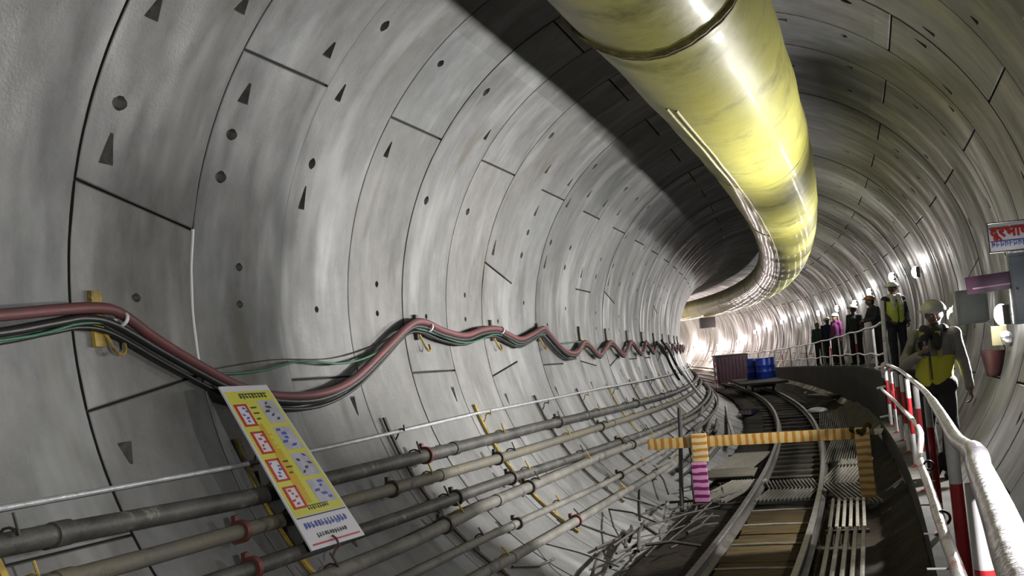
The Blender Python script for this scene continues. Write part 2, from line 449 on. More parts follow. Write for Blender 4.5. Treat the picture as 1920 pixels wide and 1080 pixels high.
    # hair
    mb = MB(); mb.ell(hp(0, -.015, .022), (.082*k, .094*k, .102*k), 20, 12, HR); mb.ell(hp(0, -.045, -.01), (.076*k, .07*k, .09*k), 16, 10, HR)
    remesh(mb, 'hair', M['hair'], t, .012, 1)
    # clothes
    ms = mat('shirt_cloth', shirt, .85, bump=.3, bscale=40); mt_ = mat('trouser_cloth', trousers, .85, bump=.3, bscale=40)
    mb = MB(); torso(mb, .012)
    for S_ in 'LR': limb(mb, 'sh'+S_, 'el'+S_, 'wr'+S_, (.056, .047, .035), .010, .93)
    so = remesh(mb, 'shirt', ms, t, max(vox, .009), 3)
    ripple(so, .006, 11)
    mb = MB(); cap(mb, g('hipL'), g('hipR'), .125*k, .125*k); cap(mb, g('pel'), g('pel')+Vector((0, 0, .06*k)), .135*k, .125*k)
    for S_ in 'LR': limb(mb, 'hip'+S_, 'knee'+S_, 'ank'+S_, (.092, .072, .062), .010, .98)
    so = remesh(mb, 'trousers', mt_, t, max(vox, .011), 3)
    ripple(so, .008, 8)
    mb = MB()
    for S_ in 'LR':
        a_ = g('ank'+S_); b = MB(); cap(b, a_+Vector((0, -.035*k, -.035*k)), a_+Vector((0, .17*k, -.048*k)), .050*k, .038*k); cap(b, a_+Vector((0, -.01, .06)), a_+Vector((0, -.02*k, -.03*k)), .055*k, .05*k)
        for v in b.v: v.z = max(v.z, .004)
        remesh(b, 'boot', M['hair'], t, .012, 1)
    if vest:
        mv = mat('vest_cloth', vest, .7, bump=.2, bscale=30)
        mb = MB(); torso(mb, .032)
        for v in mb.v: v.z = min(max(v.z, vestz[0]*k), vestz[1]*k)
        cap(mb, g('pel')+Vector((-.06, 0, 0)), g('pel')+Vector((.06, 0, 0)), .125*k, .125*k)
        vo = remesh(mb, 'vest', mv, t, max(vox, .010), 3)
        m2 = mat('vest_band', vest2 or (.5, .5, .5), .4)
        for sx in (-1, 1):
            b = MB(); y = .155*k
            b.cbox(g('chest')+Vector((sx*.075*k, y, .02*k)), (.045*k, .012, .26*k), .004); b.build('reflective_strip', m2, t, 40, world=False)
        b = MB(); b.box(g('waist')+Vector((0, .158*k, .0)), (.012, .012, .26*k)); b.build('zip', M['hair'], t, world=False)
    if helmet:
        mh = mat('helmet_shell', helmet, .35)
        b = MB(); nn = 28
        vs = []; rings = 9
        for i in range(rings+1):
            an = PI/2*i/rings
            for j_ in range(nn):
                p_ = 2*PI*j_/nn; ridge = 1+.02*math.cos(p_*2)
                vs.append(hp(.118*math.cos(an)*math.cos(p_)*ridge, -.005+.14*math.cos(an)*math.sin(p_), .045+.105*math.sin(an)))
        o_ = len(b.v); b.v += vs
        for i in range(rings):
            for j_ in range(nn):
                j2 = (j_+1) % nn; b.f.append((i*nn+j_, i*nn+j2, (i+1)*nn+j2, (i+1)*nn+j_)); b.m.append(0)
        b.f.append(tuple(nn-1-j_ for j_ in range(nn))); b.m.append(0)
        hm = b.build('helmet', mh, t, 50, world=False)
        b = MB(); c = hp(0, .02, .045); b.ring(c, HR @ Vector((0, -.12, 1)), .095*k, .150*k, .008, 32)
        br = b.build('brim', mh, t, 50, world=False)
    if scarf:
        mb = MB(); 
        for a_ in range(0, 360, 30):
            r1 = .10; p_ = g('neck')+Vector((r1*math.cos(rad(a_)), r1*math.sin(rad(a_))+.01, .02*math.sin(rad(a_*3))))*1
            q_ = g('neck')+Vector((r1*math.cos(rad(a_+30)), r1*math.sin(rad(a_+30))+.01, .02*math.sin(rad((a_+30)*3)))); cap(mb, p_, q_, .042, .042, 10)
        cap(mb, g('neck')+Vector((-.05, .11, 0)), g('chest')+Vector((-.06, .165, 0)), .05, .04); cap(mb, g('neck')+Vector((.06, .10, 0)), g('chest')+Vector((.08, .16, .02)), .05, .045)
        remesh(mb, 'scarf', mat('scarf_cloth', scarf, .9), t, .011, 2)
    return t
M['phone'] = mat('black_phone', (.01, .01, .012), .2)
# nearest person on the walkway, facing the camera: right arm bent (image left), left arm hanging (image right)
A_ = person('person in grey sleeves, yellow vest and pale helmet standing behind the near railing', 11.1, 2.0, -1.97, PI-.25, 1.68,
            pose=dict(elR=(.27, .05, 1.13), wrR=(.09, .24, 1.22), palmR=Vector((-.2, -.1, 1)), elL=(-.26, -.05, 1.12), wrL=(-.33, .03, .86), ankL=(-.06, -.02, .09), ankR=(.08, .02, .09)),
            shirt=(.17, .165, .155), vest=(.42, .40, .03), vest2=(.22, .22, .04), helmet=(.42, .43, .45), scarf=(.008, .008, .008), vox=.0085, vestz=(.84, 1.20), lean=(-.10, 0), headturn=.3, nod=-.25)
t = thing('phone', 'dark phone held up by the person in grey', 'phone', (0, 0, 0))
wp = Matrix.Translation(A_.location) @ A_.rotation_euler.to_matrix().to_4x4() @ Vector((.0, .30, 1.27))
t.location = wp; t.rotation_euler = (rad(70), .2, A_.rotation_euler[2])
mb = MB(); mb.cbox((0, 0, 0), (.075, .15, .009), .004); mb.build('case', M['phone'], t, 40, world=False)
mb = MB(); mb.box((0, 0, .006), (.066, .138, .001)); mb.build('screen', M['eyew'], t, world=False)
B_ = person('worker in a bright lime vest and white helmet standing on the raised walkway', 20.5, 2.22, dz(20.5), PI+.35, 1.56,
            pose=dict(elL=(-.25, -.03, 1.12), wrL=(-.2, .12, .92), elR=(.27, .02, 1.12), wrR=(.20, .20, .98), ankL=(-.10, 0, .09), ankR=(.10, 0, .09)),
            shirt=(.03, .035, .06), trousers=(.012, .013, .022), vest=(.55, .66, .10), vest2=(.75, .76, .72), helmet=(.75, .76, .76), vox=.0095, headturn=-.6, scarf=(.62, .62, .62), vestz=(.92, 1.36))
person('stooping figure in dark clothes just left of the worker in the lime vest', 23.6, 2.16, dz(23.6), PI/2+.4, 1.50, pose=dict(elL=(-.2, .14, 1.18), wrL=(-.1, .34, 1.15), elR=(.2, .14, 1.18), wrR=(.1, .34, 1.12)),
       shirt=(.015, .016, .03), vest=None, helmet=(.30, .12, .05), vox=.016, lean=(0, .25))
person('distant figure in black with a white cap, second left of the lime vest', 30.5, 2.2, dz(30.5), PI*.8, 1.62, shirt=(.02, .02, .03), helmet=(.6, .6, .6), vox=.018)
person('distant figure in a purple top on the far walkway', 35.2, 2.15, dz(35.2), PI*.7, 1.62, shirt=(.12, .02, .10), helmet=(.6, .6, .62), vox=.02)
person('distant figure in navy on the far walkway, left of the purple top', 38.6, 2.25, dz(38.6), PI, 1.64, shirt=(.01, .015, .05), helmet=(.7, .7, .7), vox=.02)
person('distant figure in dark green on the far walkway, farthest left', 41.5, 2.24, dz(41.5), PI*1.1, 1.6, shirt=(.01, .03, .02), vox=.02)

lining('wall_left', 125, 270)
lining('ceiling', 52, 125)
lining('wall_right', -90, 52)
def ribbon(mb, prof, ss, m=0):                               # prof: list of (x,z) or fn(s)
    o = len(mb.v); k = None
    for s in ss:
        p = prof(s) if callable(prof) else prof
        k = len(p)
        for x, z in p: mb.v.append(W(s, x, z))
    for i in range(len(ss)-1):
        for j in range(k):
            j2 = (j+1) % k
            mb.f.append((o+i*k+j, o+i*k+j2, o+(i+1)*k+j2, o+(i+1)*k+j)); mb.m.append(m)
    mb.f.append(tuple(o+j for j in range(k-1, -1, -1))); mb.m.append(m)
    q = o+(len(ss)-1)*k; mb.f.append(tuple(q+j for j in range(k))); mb.m.append(m)
def frange(a, b, st):
    n = max(1, int(round((b-a)/st))); return [a+(b-a)*i/n for i in range(n+1)]
# muddy bed of the invert: gently uneven; right strip laid dark for walkway shade
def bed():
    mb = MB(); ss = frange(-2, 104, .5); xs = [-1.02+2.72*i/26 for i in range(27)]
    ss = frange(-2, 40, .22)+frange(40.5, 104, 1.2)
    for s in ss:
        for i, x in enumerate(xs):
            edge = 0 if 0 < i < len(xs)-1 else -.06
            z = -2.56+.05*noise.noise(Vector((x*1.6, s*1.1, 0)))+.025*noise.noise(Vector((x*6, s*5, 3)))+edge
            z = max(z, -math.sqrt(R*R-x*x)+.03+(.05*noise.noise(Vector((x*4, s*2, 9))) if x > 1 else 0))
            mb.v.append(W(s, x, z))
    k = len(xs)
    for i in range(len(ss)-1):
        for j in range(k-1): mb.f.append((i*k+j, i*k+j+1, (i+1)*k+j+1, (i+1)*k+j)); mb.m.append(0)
    o = mb.build('floor', M['mud_shade'], smooth=60); o['kind'] = 'structure'
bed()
mb = MB(); ribbon(mb, [(1.70, -1.97), (2.14, -1.97), (2.18, -2.03), (1.70, -2.03)], frange(-2, 19.6, .5))
o = mb.build('trim_1', M['deck']); o['kind'] = 'structure'
mb = MB(); ribbon(mb, [(1.71, -2.03), (1.76, -2.03), (1.76, -2.30), (1.71, -2.33)], frange(-2, 19.6, .5))  # dark fascia put in for the shade below the near deck
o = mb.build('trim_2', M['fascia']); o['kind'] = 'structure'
mb = MB(); ribbon(mb, lambda s: [(1.86, dz(s)), (math.sqrt(R*R-dz(s)**2)-.01, dz(s)), (math.sqrt(R*R-(dz(s)-.06)**2)-.01, dz(s)-.06), (1.86, dz(s)-.06)], frange(19.6, 104, 1))
o = mb.build('trim_3', M['deck']); o['kind'] = 'structure'
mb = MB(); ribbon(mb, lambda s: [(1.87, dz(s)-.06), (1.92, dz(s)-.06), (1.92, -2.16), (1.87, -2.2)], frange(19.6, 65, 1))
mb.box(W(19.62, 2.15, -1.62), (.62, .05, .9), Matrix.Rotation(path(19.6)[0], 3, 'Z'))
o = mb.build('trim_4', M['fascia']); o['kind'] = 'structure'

pass
# ------------------------------------------------------------------ wall lamps
M['lampwhite'] = emit('lamp_glass', (1, .98, 1.0), 40)
M['lampbody'] = mat('lamp_housing', (.02, .02, .022), .5)
M['plastic_sheet'] = mat('crumpled_plastic', (.75, .76, .8), .35, bump=.6, bscale=14)
LAMPS = [(-3.0, 2.76, -.44, 60), (2.3, 2.76, -.44, 190), (9.0, 2.76, -.44, 80), (11.6, 2.76, -.44, 950), (16.75, 2.78, -.30, 420), (20.95, 2.73, .62, 200), (25.05, 2.69, .79, 130), (30.5, 2.71, .72, 150),  # the lamp just before the telephone sign is added, out of view
         (34.5, 2.74, .57, 180), (39.17, 2.74, .58, 200), (44.3, 2.74, .57, 220), (50., 2.76, .45, 260), (55.11, 2.76, .48, 300), (60.54, 2.79, .25, 350), (63.6, 2.8, .08, 300), (68.9, 2.76, -.45, 1600), (75, 2.72, -.7, 2600), (83, 2.69, -.77, 5000), (90, 2.69, -.77, 3000), (97, 2.69, -.6, 1500)]
for i, (s, x, z, pw) in enumerate(LAMPS):
    a = path(s)[0]
    where = ['out past the left of view, nearest the camera', 'beside the camera', 'just before the telephone sign', 'low beside the telephone sign', 'behind the person in grey', 'highest, above the steps'][i] if i < 6 else None
    if s > 5:
        t = thing('wall_lamp', '', 'lamp', W(s, x, z), a)
        t['label'] = {9.0: 'added unseen floodlight on the right wall just before the telephone sign', 11.6: 'bright floodlight on the right wall beside the pale notice', 16.75: 'glaring twin floodlight behind the person with the grey sleeves',
                      20.95: 'tall white floodlight high on the wall above the raised walkway steps', 25.05: 'round white lamp just above the worker in the lime vest'}.get(s, 'small glaring lamp on the far right wall, %s beyond the lime vest' % ORD[max(0, i-7)])
        t['group'] = 'floodlights along the right wall'
        big = s < 22
        h = MB(); k = 1.0 if big else .8
        h.cbox((.0, 0, 0), (.07, .26*k, .20*k), .012); h.box((.045, 0, .0), (.05, .05, .05)); h.tube([(.06, -.15*k, 0), (.0, -.15*k, 0), (.06, .15*k, 0)], .008, 6)
        h.build('housing', M['lampbody'], t, 40, world=False)
        g = MB(); g.cbox((-.04, 0, 0), (.012, .22*k, .16*k), .004); g.build('lamp_glass', M['lampwhite'], t, 40, world=False)
        # added glowing ball, sized to the lamp's glare
        d = MB(); d.ell((-.03, -.02, .0), (.075, .10, .11)); d.build('glare_ball', M['lampwhite'], t, 60, world=False)
        if big:
            st = MB(); st.tube([(.1, 0, .1), (.09, .02, .5), (.02, .03, .9)], .008, 6); st.build('supply_cable', M['lampbody'], t, world=False)
    ld = bpy.data.lights.new('lamp_light', 'AREA'); ld.shape = 'DISK'; ld.size = .14; ld.energy = pw; ld.spread = rad(145 if s < 18 else 155); ld.color = (1, .97, .93) if s < 60 else (1, .83, .80)
    lo = bpy.data.objects.new('lamp_light', ld); COL.objects.link(lo)
    lo.matrix_world = Matrix.Translation(W(s, x-.10, z)) @ Matrix.Rotation(a+(rad(22) if abs(s-11.6) < .1 else 0), 4, 'Z') @ Matrix.Rotation(rad(90), 4, 'Y')
    ld2 = bpy.data.lights.new('lamp_spill', 'POINT'); ld2.shadow_soft_size = .05; ld2.energy = ((min(700, pw*.15)+30 if s > 58 else min(140, pw*.05)+10) if s > 18 else min(pw*.05, 22)); ld2.color = ld.color
    l2 = bpy.data.objects.new('lamp_spill', ld2); COL.objects.link(l2); l2.location = W(s-.08, x-.16, z+.14)

# ------------------------------------------------------------------ ventilation duct under the crown
M['duct'] = mat('yellow_duct_fabric', (.38, .36, .085), .48, col2=(.52, .50, .16), scale=1.1, contrast=(.35, .65), bump=.25, bscale=5, col3=(.17, .16, .035), scale3=1.1, c3=(.48, .68), spec=.14, rvar=.06, coat=.22)
M['ductseam'] = mat('duct_seam', (.09, .075, .03), .7, col2=(.25, .22, .07), scale=14, bump=.6, bscale=22)
M['seamglint'] = mat('duct_seam_glint', (.5, .47, .30), .3, col2=(.36, .33, .16), scale=9)  # pale colour standing for the highlight along the duct
M['darksteel'] = mat('dark_steel', (.03, .03, .03), .6)
DX, DZ, DR = .43, 1.8516, .6105
def dpt(s, ang, r, wob=True):
    a = rad(ang)
    if wob:
        n1 = noise.noise(Vector((math.cos(a)*1.3, math.sin(a)*1.3, s*.9)))*.012+noise.noise(Vector((math.cos(a)*5, math.sin(a)*5, s*3.5)))*.004
        n1 += .004*math.cos(2*PI*(s-6.55)/1.9)
        for c_ in (6.55,):
            d = abs(s-c_)
            if d < .35: n1 += (.35-d)/.35*.012*noise.noise(Vector((math.cos(a)*9, math.sin(a)*9, s*14)))-.012*math.exp(-(d/.05)**2)
        r = r+n1
    return W(s, DX+r*math.cos(a), DZ+r*math.sin(a))
ss = frange(-3, 5.6, .3)+frange(5.66, 7.4, .06)+frange(7.6, 104, .3)
dt = thing('ventilation_duct', 'large yellow ventilation duct running under the tunnel crown', 'duct', W(-3, DX, DZ-DR))
mb = MB(); n = 56
for s in ss:
    for j in range(n): mb.v.append(dpt(s, 360*j/n, DR))
for i in range(len(ss)-1):
    for j in range(n):
        j2 = (j+1) % n; mb.f.append((i*n+j, i*n+j2, (i+1)*n+j2, (i+1)*n+j)); mb.m.append(0)
mb.build('duct_body', M['duct'], dt, 60)
mb = MB()                                                      # laced joint between two duct lengths
for k_, (s_, th) in enumerate(((6.30, .024), (6.38, .012))):
    mb.tube([dpt(s_+.012*math.sin(a*7*PI/180), a, DR+.004) for a in range(0, 361, 5)], [th*(.7+.5*random.random()) for _ in range(0, 361, 5)], 6, False)
mb.build('lacing_band', M['ductseam'], dt, 60)
for a_ in (-108, -115):
    mb = MB(); mb.tube([dpt(s, a_, DR+.002) for s in frange(8, 100, .3)], .011, 6); mb.build('seam_glint', M['seamglint'], dt, 60)  # seam ridges, coloured pale for the lamps' reflected streaks
for s_ in (12.2, 17.9, 23.5, 29.5, 36, 43):
    mb = MB(); mb.ring(W(s_, DX, DZ), W(s_+.1, DX, DZ)-W(s_, DX, DZ), DR-.01, DR+.010, .02, 56); mb.build('hoop', M['duct'], dt, 40)
mb = MB(); mb.cbox(W(66, DX+.0, DZ-DR-.35), (.9, .7, .65), .03, Matrix.Rotation(path(66)[0], 3, 'Z')); mb.build('damper_box', M['darksteel'], dt, 40)

# ------------------------------------------------------------------ track
M['rail'] = mat('rail_steel', (.045, .042, .038), .5, .5, col2=(.09, .085, .08), scale=6, bump=.15, rvar=.1)
M['railhead'] = mat('rail_head', (.20, .20, .20), .4, .7, col2=(.11, .105, .10), scale=8)
M['timber'] = mat('wet_brown_timber', (.022, .015, .005), .85, col2=(.055, .037, .012), scale=3.5, stretch=(1, 4, 1), bump=.4, bscale=20, spec=.15, col3=(.012, .009, .005), scale3=2.5)
M['sleeper'] = mat('grimy_sleeper', (.02, .017, .012), .85, col2=(.045, .04, .03), scale=5, bump=.4)
M['slat'] = mat('pale_galvanised_slat', (.20, .19, .155), .6, .1, col2=(.13, .12, .10), scale=9)
M['paleplate'] = mat('pale_dusty_plate', (.07, .063, .045), .8, 0, col2=(.11, .10, .075), scale=5)
TX, TZ, GA = .2748, -2.3768, .844
for side, nm in ((-1, 'left'), (1, 'right')):
    t = thing('rail', 'steel rail of the track, the %s one, curving away from the photo bottom' % ('left hand' if side < 0 else 'right hand'), 'rail', W(-1.5, TX+side*GA/2, TZ-.13), 0, 'rails of the track')
    x0 = TX+side*GA/2; ss = frange(-1.5, 100, .6)
    mb = MB(); ribbon(mb, [(x0-.062, TZ-.13), (x0+.062, TZ-.13), (x0+.06, TZ-.115), (x0+.011, TZ-.10), (x0+.011, TZ-.035), (x0+.032, TZ-.028), (x0+.032, TZ-.012), (x0-.032, TZ-.012), (x0-.032, TZ-.028), (x0-.011, TZ-.035), (x0-.011, TZ-.10), (x0-.06, TZ-.115)], ss)
    mb.build('rail_body', M['rail'], t)
    mb = MB(); ribbon(mb, [(x0-.032, TZ-.012), (x0+.032, TZ-.012), (x0+.026, TZ), (x0-.026, TZ)], ss); mb.build('rail_head', M['railhead'], t)
# broad brown boards between the rails at the near end
bs = [4.9, 6.05, 7.2, 8.38, 9.6, 10.82, 12.0, 13.05]
names_ = ['nearest the camera', 'second from the camera', 'third from the camera', 'fourth from the camera', 'fourth from the black gap', 'third from the black gap', 'just before the last one at the black gap', 'the last before the black gap']
for i in range(len(bs)-1):
    s0, s1 = bs[i], bs[i+1]-.03; q = random.Random(i)
    mb = MB(); zc = TZ-.155+q.uniform(-.012, .012); y = s0
    for k in range(4):
        wd = (s1-s0)/4; mb.cbox(W(y+wd/2, TX+q.uniform(-.02, .02), zc+q.uniform(-.008, .008)), (.70+q.uniform(-.03, .03), wd-.012, .05), .006, rotz(y, q.uniform(-.01, .01))); y += wd
    t = at_thing('timber_decking', 'wet brown timber decking between the rails, %s' % names_[i], 'decking', (s0+s1)/2, TX, zc-.03, 'timber decking between the rails')
    mb.build('boards', M['timber'], t, 40)
    e = MB(); e.tube([W(s1+.005, TX-.35, zc+.03), W(s1+.005, TX+.02, zc+.035), W(s1+.005, TX+.35, zc+.03)], .014, 6); e.build('edge_strip', M['slat'], t, 40)
# sleepers
j = 0; S = 15.9
while S < 60:
    if True:
        lab = 'dark grimy sleeper under the curving rails, %s beyond the striped barrier' % (ORD[j] if j < 30 else 'far')
        mb = MB(); mb.cbox(W(S, TX, TZ-.20), (1.55 if S > 22.5 else 1.0, .22, .12), .012, rotz(S))
        single('sleeper', lab, 'sleeper', mb, M['sleeper'], 'sleepers beyond the striped barrier', 40)
    j += 1; S += .78 if S < 24 else 1.25
for i, s_ in enumerate((5.5, 7.8, 10.2, 12.5, 14.9)):
    mb = MB(); mb.cbox(W(s_, TX, TZ-.245), (1.7, .22, .10), .012, rotz(s_))
    single('sleeper', 'grimy sleeper with its ends showing beside the timber decking, %s from the camera' % ORD[i], 'sleeper', mb, M['sleeper'], 'sleepers under the decking', 40)
def grating(label, s0, s1, x0, x1, z, nslat, slant, along, wid=.022, frame=True, tz=0):
    sc_, xc = (s0+s1)/2, (x0+x1)/2
    t = at_thing('steel_grating', label, 'grating', sc_, xc, z-.03, 'slatted gratings round the track')
    a = path(sc_)[0]; L, Wd = s1-s0, x1-x0
    mb = MB()
    for i in range(nslat):
        u = (i+.5)/nslat-.5
        if along:      # bars run down the tunnel
            p0 = Vector((u*Wd-slant/2, -L/2, 0)); p1 = Vector((u*Wd+slant/2, L/2, 0))
        else:
            p0 = Vector((-Wd/2, u*L-slant/2, 0)); p1 = Vector((Wd/2, u*L+slant/2, 0))
        d = p1-p0; an = math.atan2(d.y, d.x)
        mb.cbox((p0+p1)/2, (d.length, wid, .035), .004, Matrix.Rotation(an, 3, 'Z'))
    mb.build('slats', M['slat'], t, 40, world=False)
    if frame:
        fb = MB()
        for sy in (-1, 1):
            fb = MB(); fb.box((0, sy*L/2, -.03), (Wd+.02, .035, .03)); fb.build('cross_bar', M['darksteel'], t, world=False)
    return t
grating('slatted grating of broad pale bars beside the right rail, nearest the camera', 8.5, 10.75, .86, 1.24, -2.36, 5, 0, True, .034)
grating('slatted grating of short pale bars beside the right rail, second from the camera', 11.0, 12.85, .84, 1.24, -2.36, 6, .0, True, .032)
grating('dark chevron grating beside the right rail, leaning left, before the striped barrier post', 13.0, 14.7, .82, 1.3, -2.40, 9, -.28, True, .018)
grating('dark chevron grating beside the right rail, leaning right, behind the barrier post', 14.9, 17.6, .80, 1.3, -2.40, 10, .34, True, .018)
grating('fine pale grating beside the right rail beyond the barrier, its near panel', 17.8, 22.5, .80, 1.35, -2.40, 14, .3, True, .014)
grating('fine pale grating beside the right rail beyond the barrier, its far panel', 22.8, 30, .80, 1.4, -2.40, 14, .3, True, .016)
grating('close-slatted grating lying between the rails, nearer one of two at the black gap', 13.8, 14.7, TX-.34, TX+.36, -2.44, 14, .12, True, .014)
grating('close-slatted grating lying between the rails, farther one of two at the black gap', 14.8, 15.7, TX-.34, TX+.36, -2.44, 14, -.12, True, .014)
grating('close-slatted grating left of the left rail behind the magenta striped post', 13.9, 15.9, -.80, -.28, -2.44, 12, .4, True, .014)
grating('small slatted grating left of the left rail under the striped beam', 17.9, 20.2, -1.0, -.32, -2.44, 18, .25, True, .014)
mb = MB(); mb.cbox(W(16.9, -.68, -2.45), (.72, 1.0, .03), .006, rotz(16.9)); single('steel_plate', 'pale dusty steel plate left of the rails behind the striped beam', 'plate', mb, M['paleplate'], smooth=40)
# spare rail left of the track
mb = MB(); mb.tube([W(s, x, -2.42) for s, x in ((22.5, -1.0), (25, -1.18), (27.5, -1.32), (30, -1.45), (33, -1.5), (37, -1.5))], .045, 8)
single('spare_rail', 'short curved spare rail lying left of the track beyond the striped beam', 'rail', mb, M['railhead'], smooth=40)
# striped barrier across the track
def stripes(name, a, b, freq, axis):
    m = bpy.data.materials.new(name); m.use_nodes = True; nt = m.node_tree; L = nt.links; N = nt.nodes
    bs_ = N['Principled BSDF']; tc = N.new('ShaderNodeTexCoord'); sp = N.new('ShaderNodeSeparateXYZ'); L.new(tc.outputs['Object'], sp.inputs[0])
    mu = N.new('ShaderNodeMath'); mu.operation = 'MULTIPLY'; mu.inputs[1].default_value = freq; L.new(sp.outputs[axis], mu.inputs[0])
    nz = N.new('ShaderNodeTexNoise'); nz.inputs['Scale'].default_value = 7; L.new(tc.outputs['Object'], nz.inputs[0])
    ad = N.new('ShaderNodeMath'); ad.operation = 'MULTIPLY_ADD'; ad.inputs[1].default_value = .5; L.new(nz.outputs['Fac'], ad.inputs[0]); L.new(mu.outputs[0], ad.inputs[2])
    fr = N.new('ShaderNodeMath'); fr.operation = 'FRACT'; L.new(ad.outputs[0], fr.inputs[0])
    r = N.new('ShaderNodeValToRGB'); r.color_ramp.interpolation = 'EASE'
    r.color_ramp.elements[0].position = .38; r.color_ramp.elements[1].position = .5; r.color_ramp.elements[0].color = (*a, 1); r.color_ramp.elements[1].color = (*b, 1)
    L.new(fr.outputs[0], r.inputs[0]); L.new(r.outputs[0], bs_.inputs['Base Color']); bs_.inputs['Roughness'].default_value = .45
    return m
M['or'] = stripes('orange_cream_stripes', (.36, .16, .02), (.50, .37, .16), 10.5, 0)
M['orz'] = stripes('orange_cream_stripes_upright', (.38, .17, .03), (.52, .42, .24), 12, 2)
M['mgz'] = stripes('magenta_stripes_upright', (.14, .01, .09), (.48, .22, .38), 11, 2)
bt = at_thing('track_barrier', 'orange striped barrier beam on two striped posts across the track', 'barrier', 13.4, .2, -2.5)
def loc(x, ds, z): return Vector((x-.2, ds, z+2.5))
mb = MB()
mb.cbox(loc(0.0, 0, -1.665), (2.66, .05, .135), .012, Matrix.Rotation(rad(.4), 3, 'Y')); mb.build('beam', M['or'], bt, 40, world=False)
mb = MB(); mb.cbox(loc(-.67, -.06, -1.73), (.19, .05, .36), .012); mb.build('post_sleeve', M['orz'], bt, 40, world=False)
mb = MB(); mb.cbox(loc(-.70, -.06, -2.15), (.19, .05, .50), .012); mb.build('post', M['mgz'], bt, 40, world=False)
mb = MB(); mb.cbox(loc(1.27, -.06, -2.02), (.17, .05, .84), .012); mb.build('post', M['orz'], bt, 40, world=False)
mb = MB(); mb.tube([loc(1.15, 0, -1.62), loc(1.27, -.1, -1.66), loc(1.36, 0, -1.58)], .04, 8); mb.build('lashing', M['timber'], bt, 40, world=False)
mb = MB(); mb.tube([W(13.5, -.90, -1.22), W(13.5, -.92, -1.6), W(13.45, -.95, -2.0), W(13.4, -.98, -2.52)], .028, 8)
single('steel_stake', 'thin dark steel stake standing left of the magenta striped post', 'stake', mb, M['darksteel'], smooth=40)
mb = MB(); mb.tube([W(13.6, -.84, -1.7), W(13.5, -.80, -1.9), W(13.5, -.83, -2.2), W(13.5, -.82, -2.52)], .018, 6)
single('steel_stake', 'crooked grey rod between the dark stake and the magenta striped post', 'stake', mb, M['rail'], smooth=40)
M['rustrod'] = mat('rusty_rod', (.022, .018, .014), .8, col2=(.05, .044, .036), scale=8)
# rods and debris left of the left rail
q = random.Random(3)
def rodpt(s, x):
    return max(-2.50, -math.sqrt(max(0, R*R-x*x))+.05)
cnt = 0
for i in range(40):
    s0 = q.uniform(8.6, 16.5); x0 = q.uniform(-1.45, -.42) + (s0-12)*-.01; L = q.uniform(.6, 2.4); an = q.gauss(.0, .2)
    if q.random() < .25: an = q.uniform(-1.3, 1.3); L *= .5
    s1 = s0+L*math.cos(an); x1 = min(-.36, x0-L*math.sin(an))
    x1 = max(x1, -1.7)
    z0 = rodpt(s0, x0)+q.uniform(0, .09); z1 = rodpt(s1, x1)+q.uniform(0, .07)
    mb = MB(); mb.tube([W(s0, x0, z0), W((s0+s1)/2, (x0+x1)/2+q.uniform(-.03, .03), (z0+z1)/2+q.uniform(-.0, .04)), W(s1, x1, z1)], q.choice((.008, .010, .013, .018)), 6)
    single('steel_rod', 'rusty scrap rod in the tangled heap left of the left rail', 'rod', mb, M['rustrod'] if q.random() < .93 else M['slat'], 'scrap rods heaped beside the left rail', 40)
for i in range(16):
    s0 = q.uniform(16.5, 27); x0 = -1.35-.03*(s0-18)+q.uniform(-.35, .15); L = q.uniform(2, 4.5)
    mb = MB(); z0 = max(rodpt(s0, x0)+q.uniform(.05, .2), -2.5); x1 = x0-.02*L+q.uniform(-.1, .05)
    mb.tube([W(s0, x0, z0), W(s0+L, x1, rodpt(s0+L, x1)+q.uniform(.02, .16))], q.choice((.02, .03, .04)), 8)
    single('steel_pipe', 'loose thin pipe in the bundle along the foot of the left wall beyond the stake', 'pipe', mb, M['slat'] if q.random() < .5 else M['rail'], 'loose pipes along the foot of the left wall', 40)
# thin black cracks of rebar lying on the bare invert
for i, (p, lab) in enumerate(((((13.42, -1.77), (13.9, -1.5), (14.01, -1.33)), 'farther wire of the crossed pair on the pale invert'), (((14.42, -1.69), (13.6, -1.55), (12.81, -1.40)), 'nearer wire crossing it on the pale invert'),
                  (((8.87, -1.73), (9.3, -1.62), (9.72, -1.6)), 'bent wire lying on the pale invert near the photo bottom'), (((11.25, -1.73), (11.5, -1.5), (11.68, -1.30)), 'straight wire on the pale invert below the red pipe clamp'))):
    mb = MB(); mb.tube([W(s, x, -math.sqrt(R*R-x*x)+.02) for s, x in p], .012, 6); single('wire', 'dark '+lab, 'wire', mb, M['darksteel'], smooth=40)
# low spoil heap and blocks right of the track
M['spoil'] = mat('grey_spoil', (.05, .047, .035), .8, col2=(.12, .11, .085), scale=4, bump=.6, bscale=14)
mb = MB(); nn = 26; ns = 40
for i in range(ns+1):
    s = 19.8+14*i/ns
    for j in range(nn+1):
        x = 1.2+.68*j/nn; e = math.sin(PI*i/ns)**.4
        z = -2.62+e*(.10+.42*(j/nn)**1.5)+.07*noise.noise(Vector((x*3, s*.9, 1)))*e+.03*noise.noise(Vector((x*9, s*4, 2)))
        mb.v.append(W(s, x, z))
for i in range(ns):
    for j in range(nn): mb.f.append((i*(nn+1)+j, i*(nn+1)+j+1, (i+1)*(nn+1)+j+1, (i+1)*(nn+1)+j)); mb.m.append(0)
o = single('spoil_heap', 'low heap of grey spoil against the dark walkway side beyond the barrier', 'rubble', mb, M['spoil'], smooth=50); o['kind'] = 'stuff'
M['block'] = mat('yellowish_block', (.34, .29, .14), .7, col2=(.26, .22, .12), scale=6)
mb = MB(); mb.cbox(W(16.8, 1.32, -2.13), (.15, .15, .42), .012, rotz(16.8, .2)); single('timber_block', 'yellowish upright block right of the track behind the barrier corner', 'block', mb, M['block'], smooth=40)
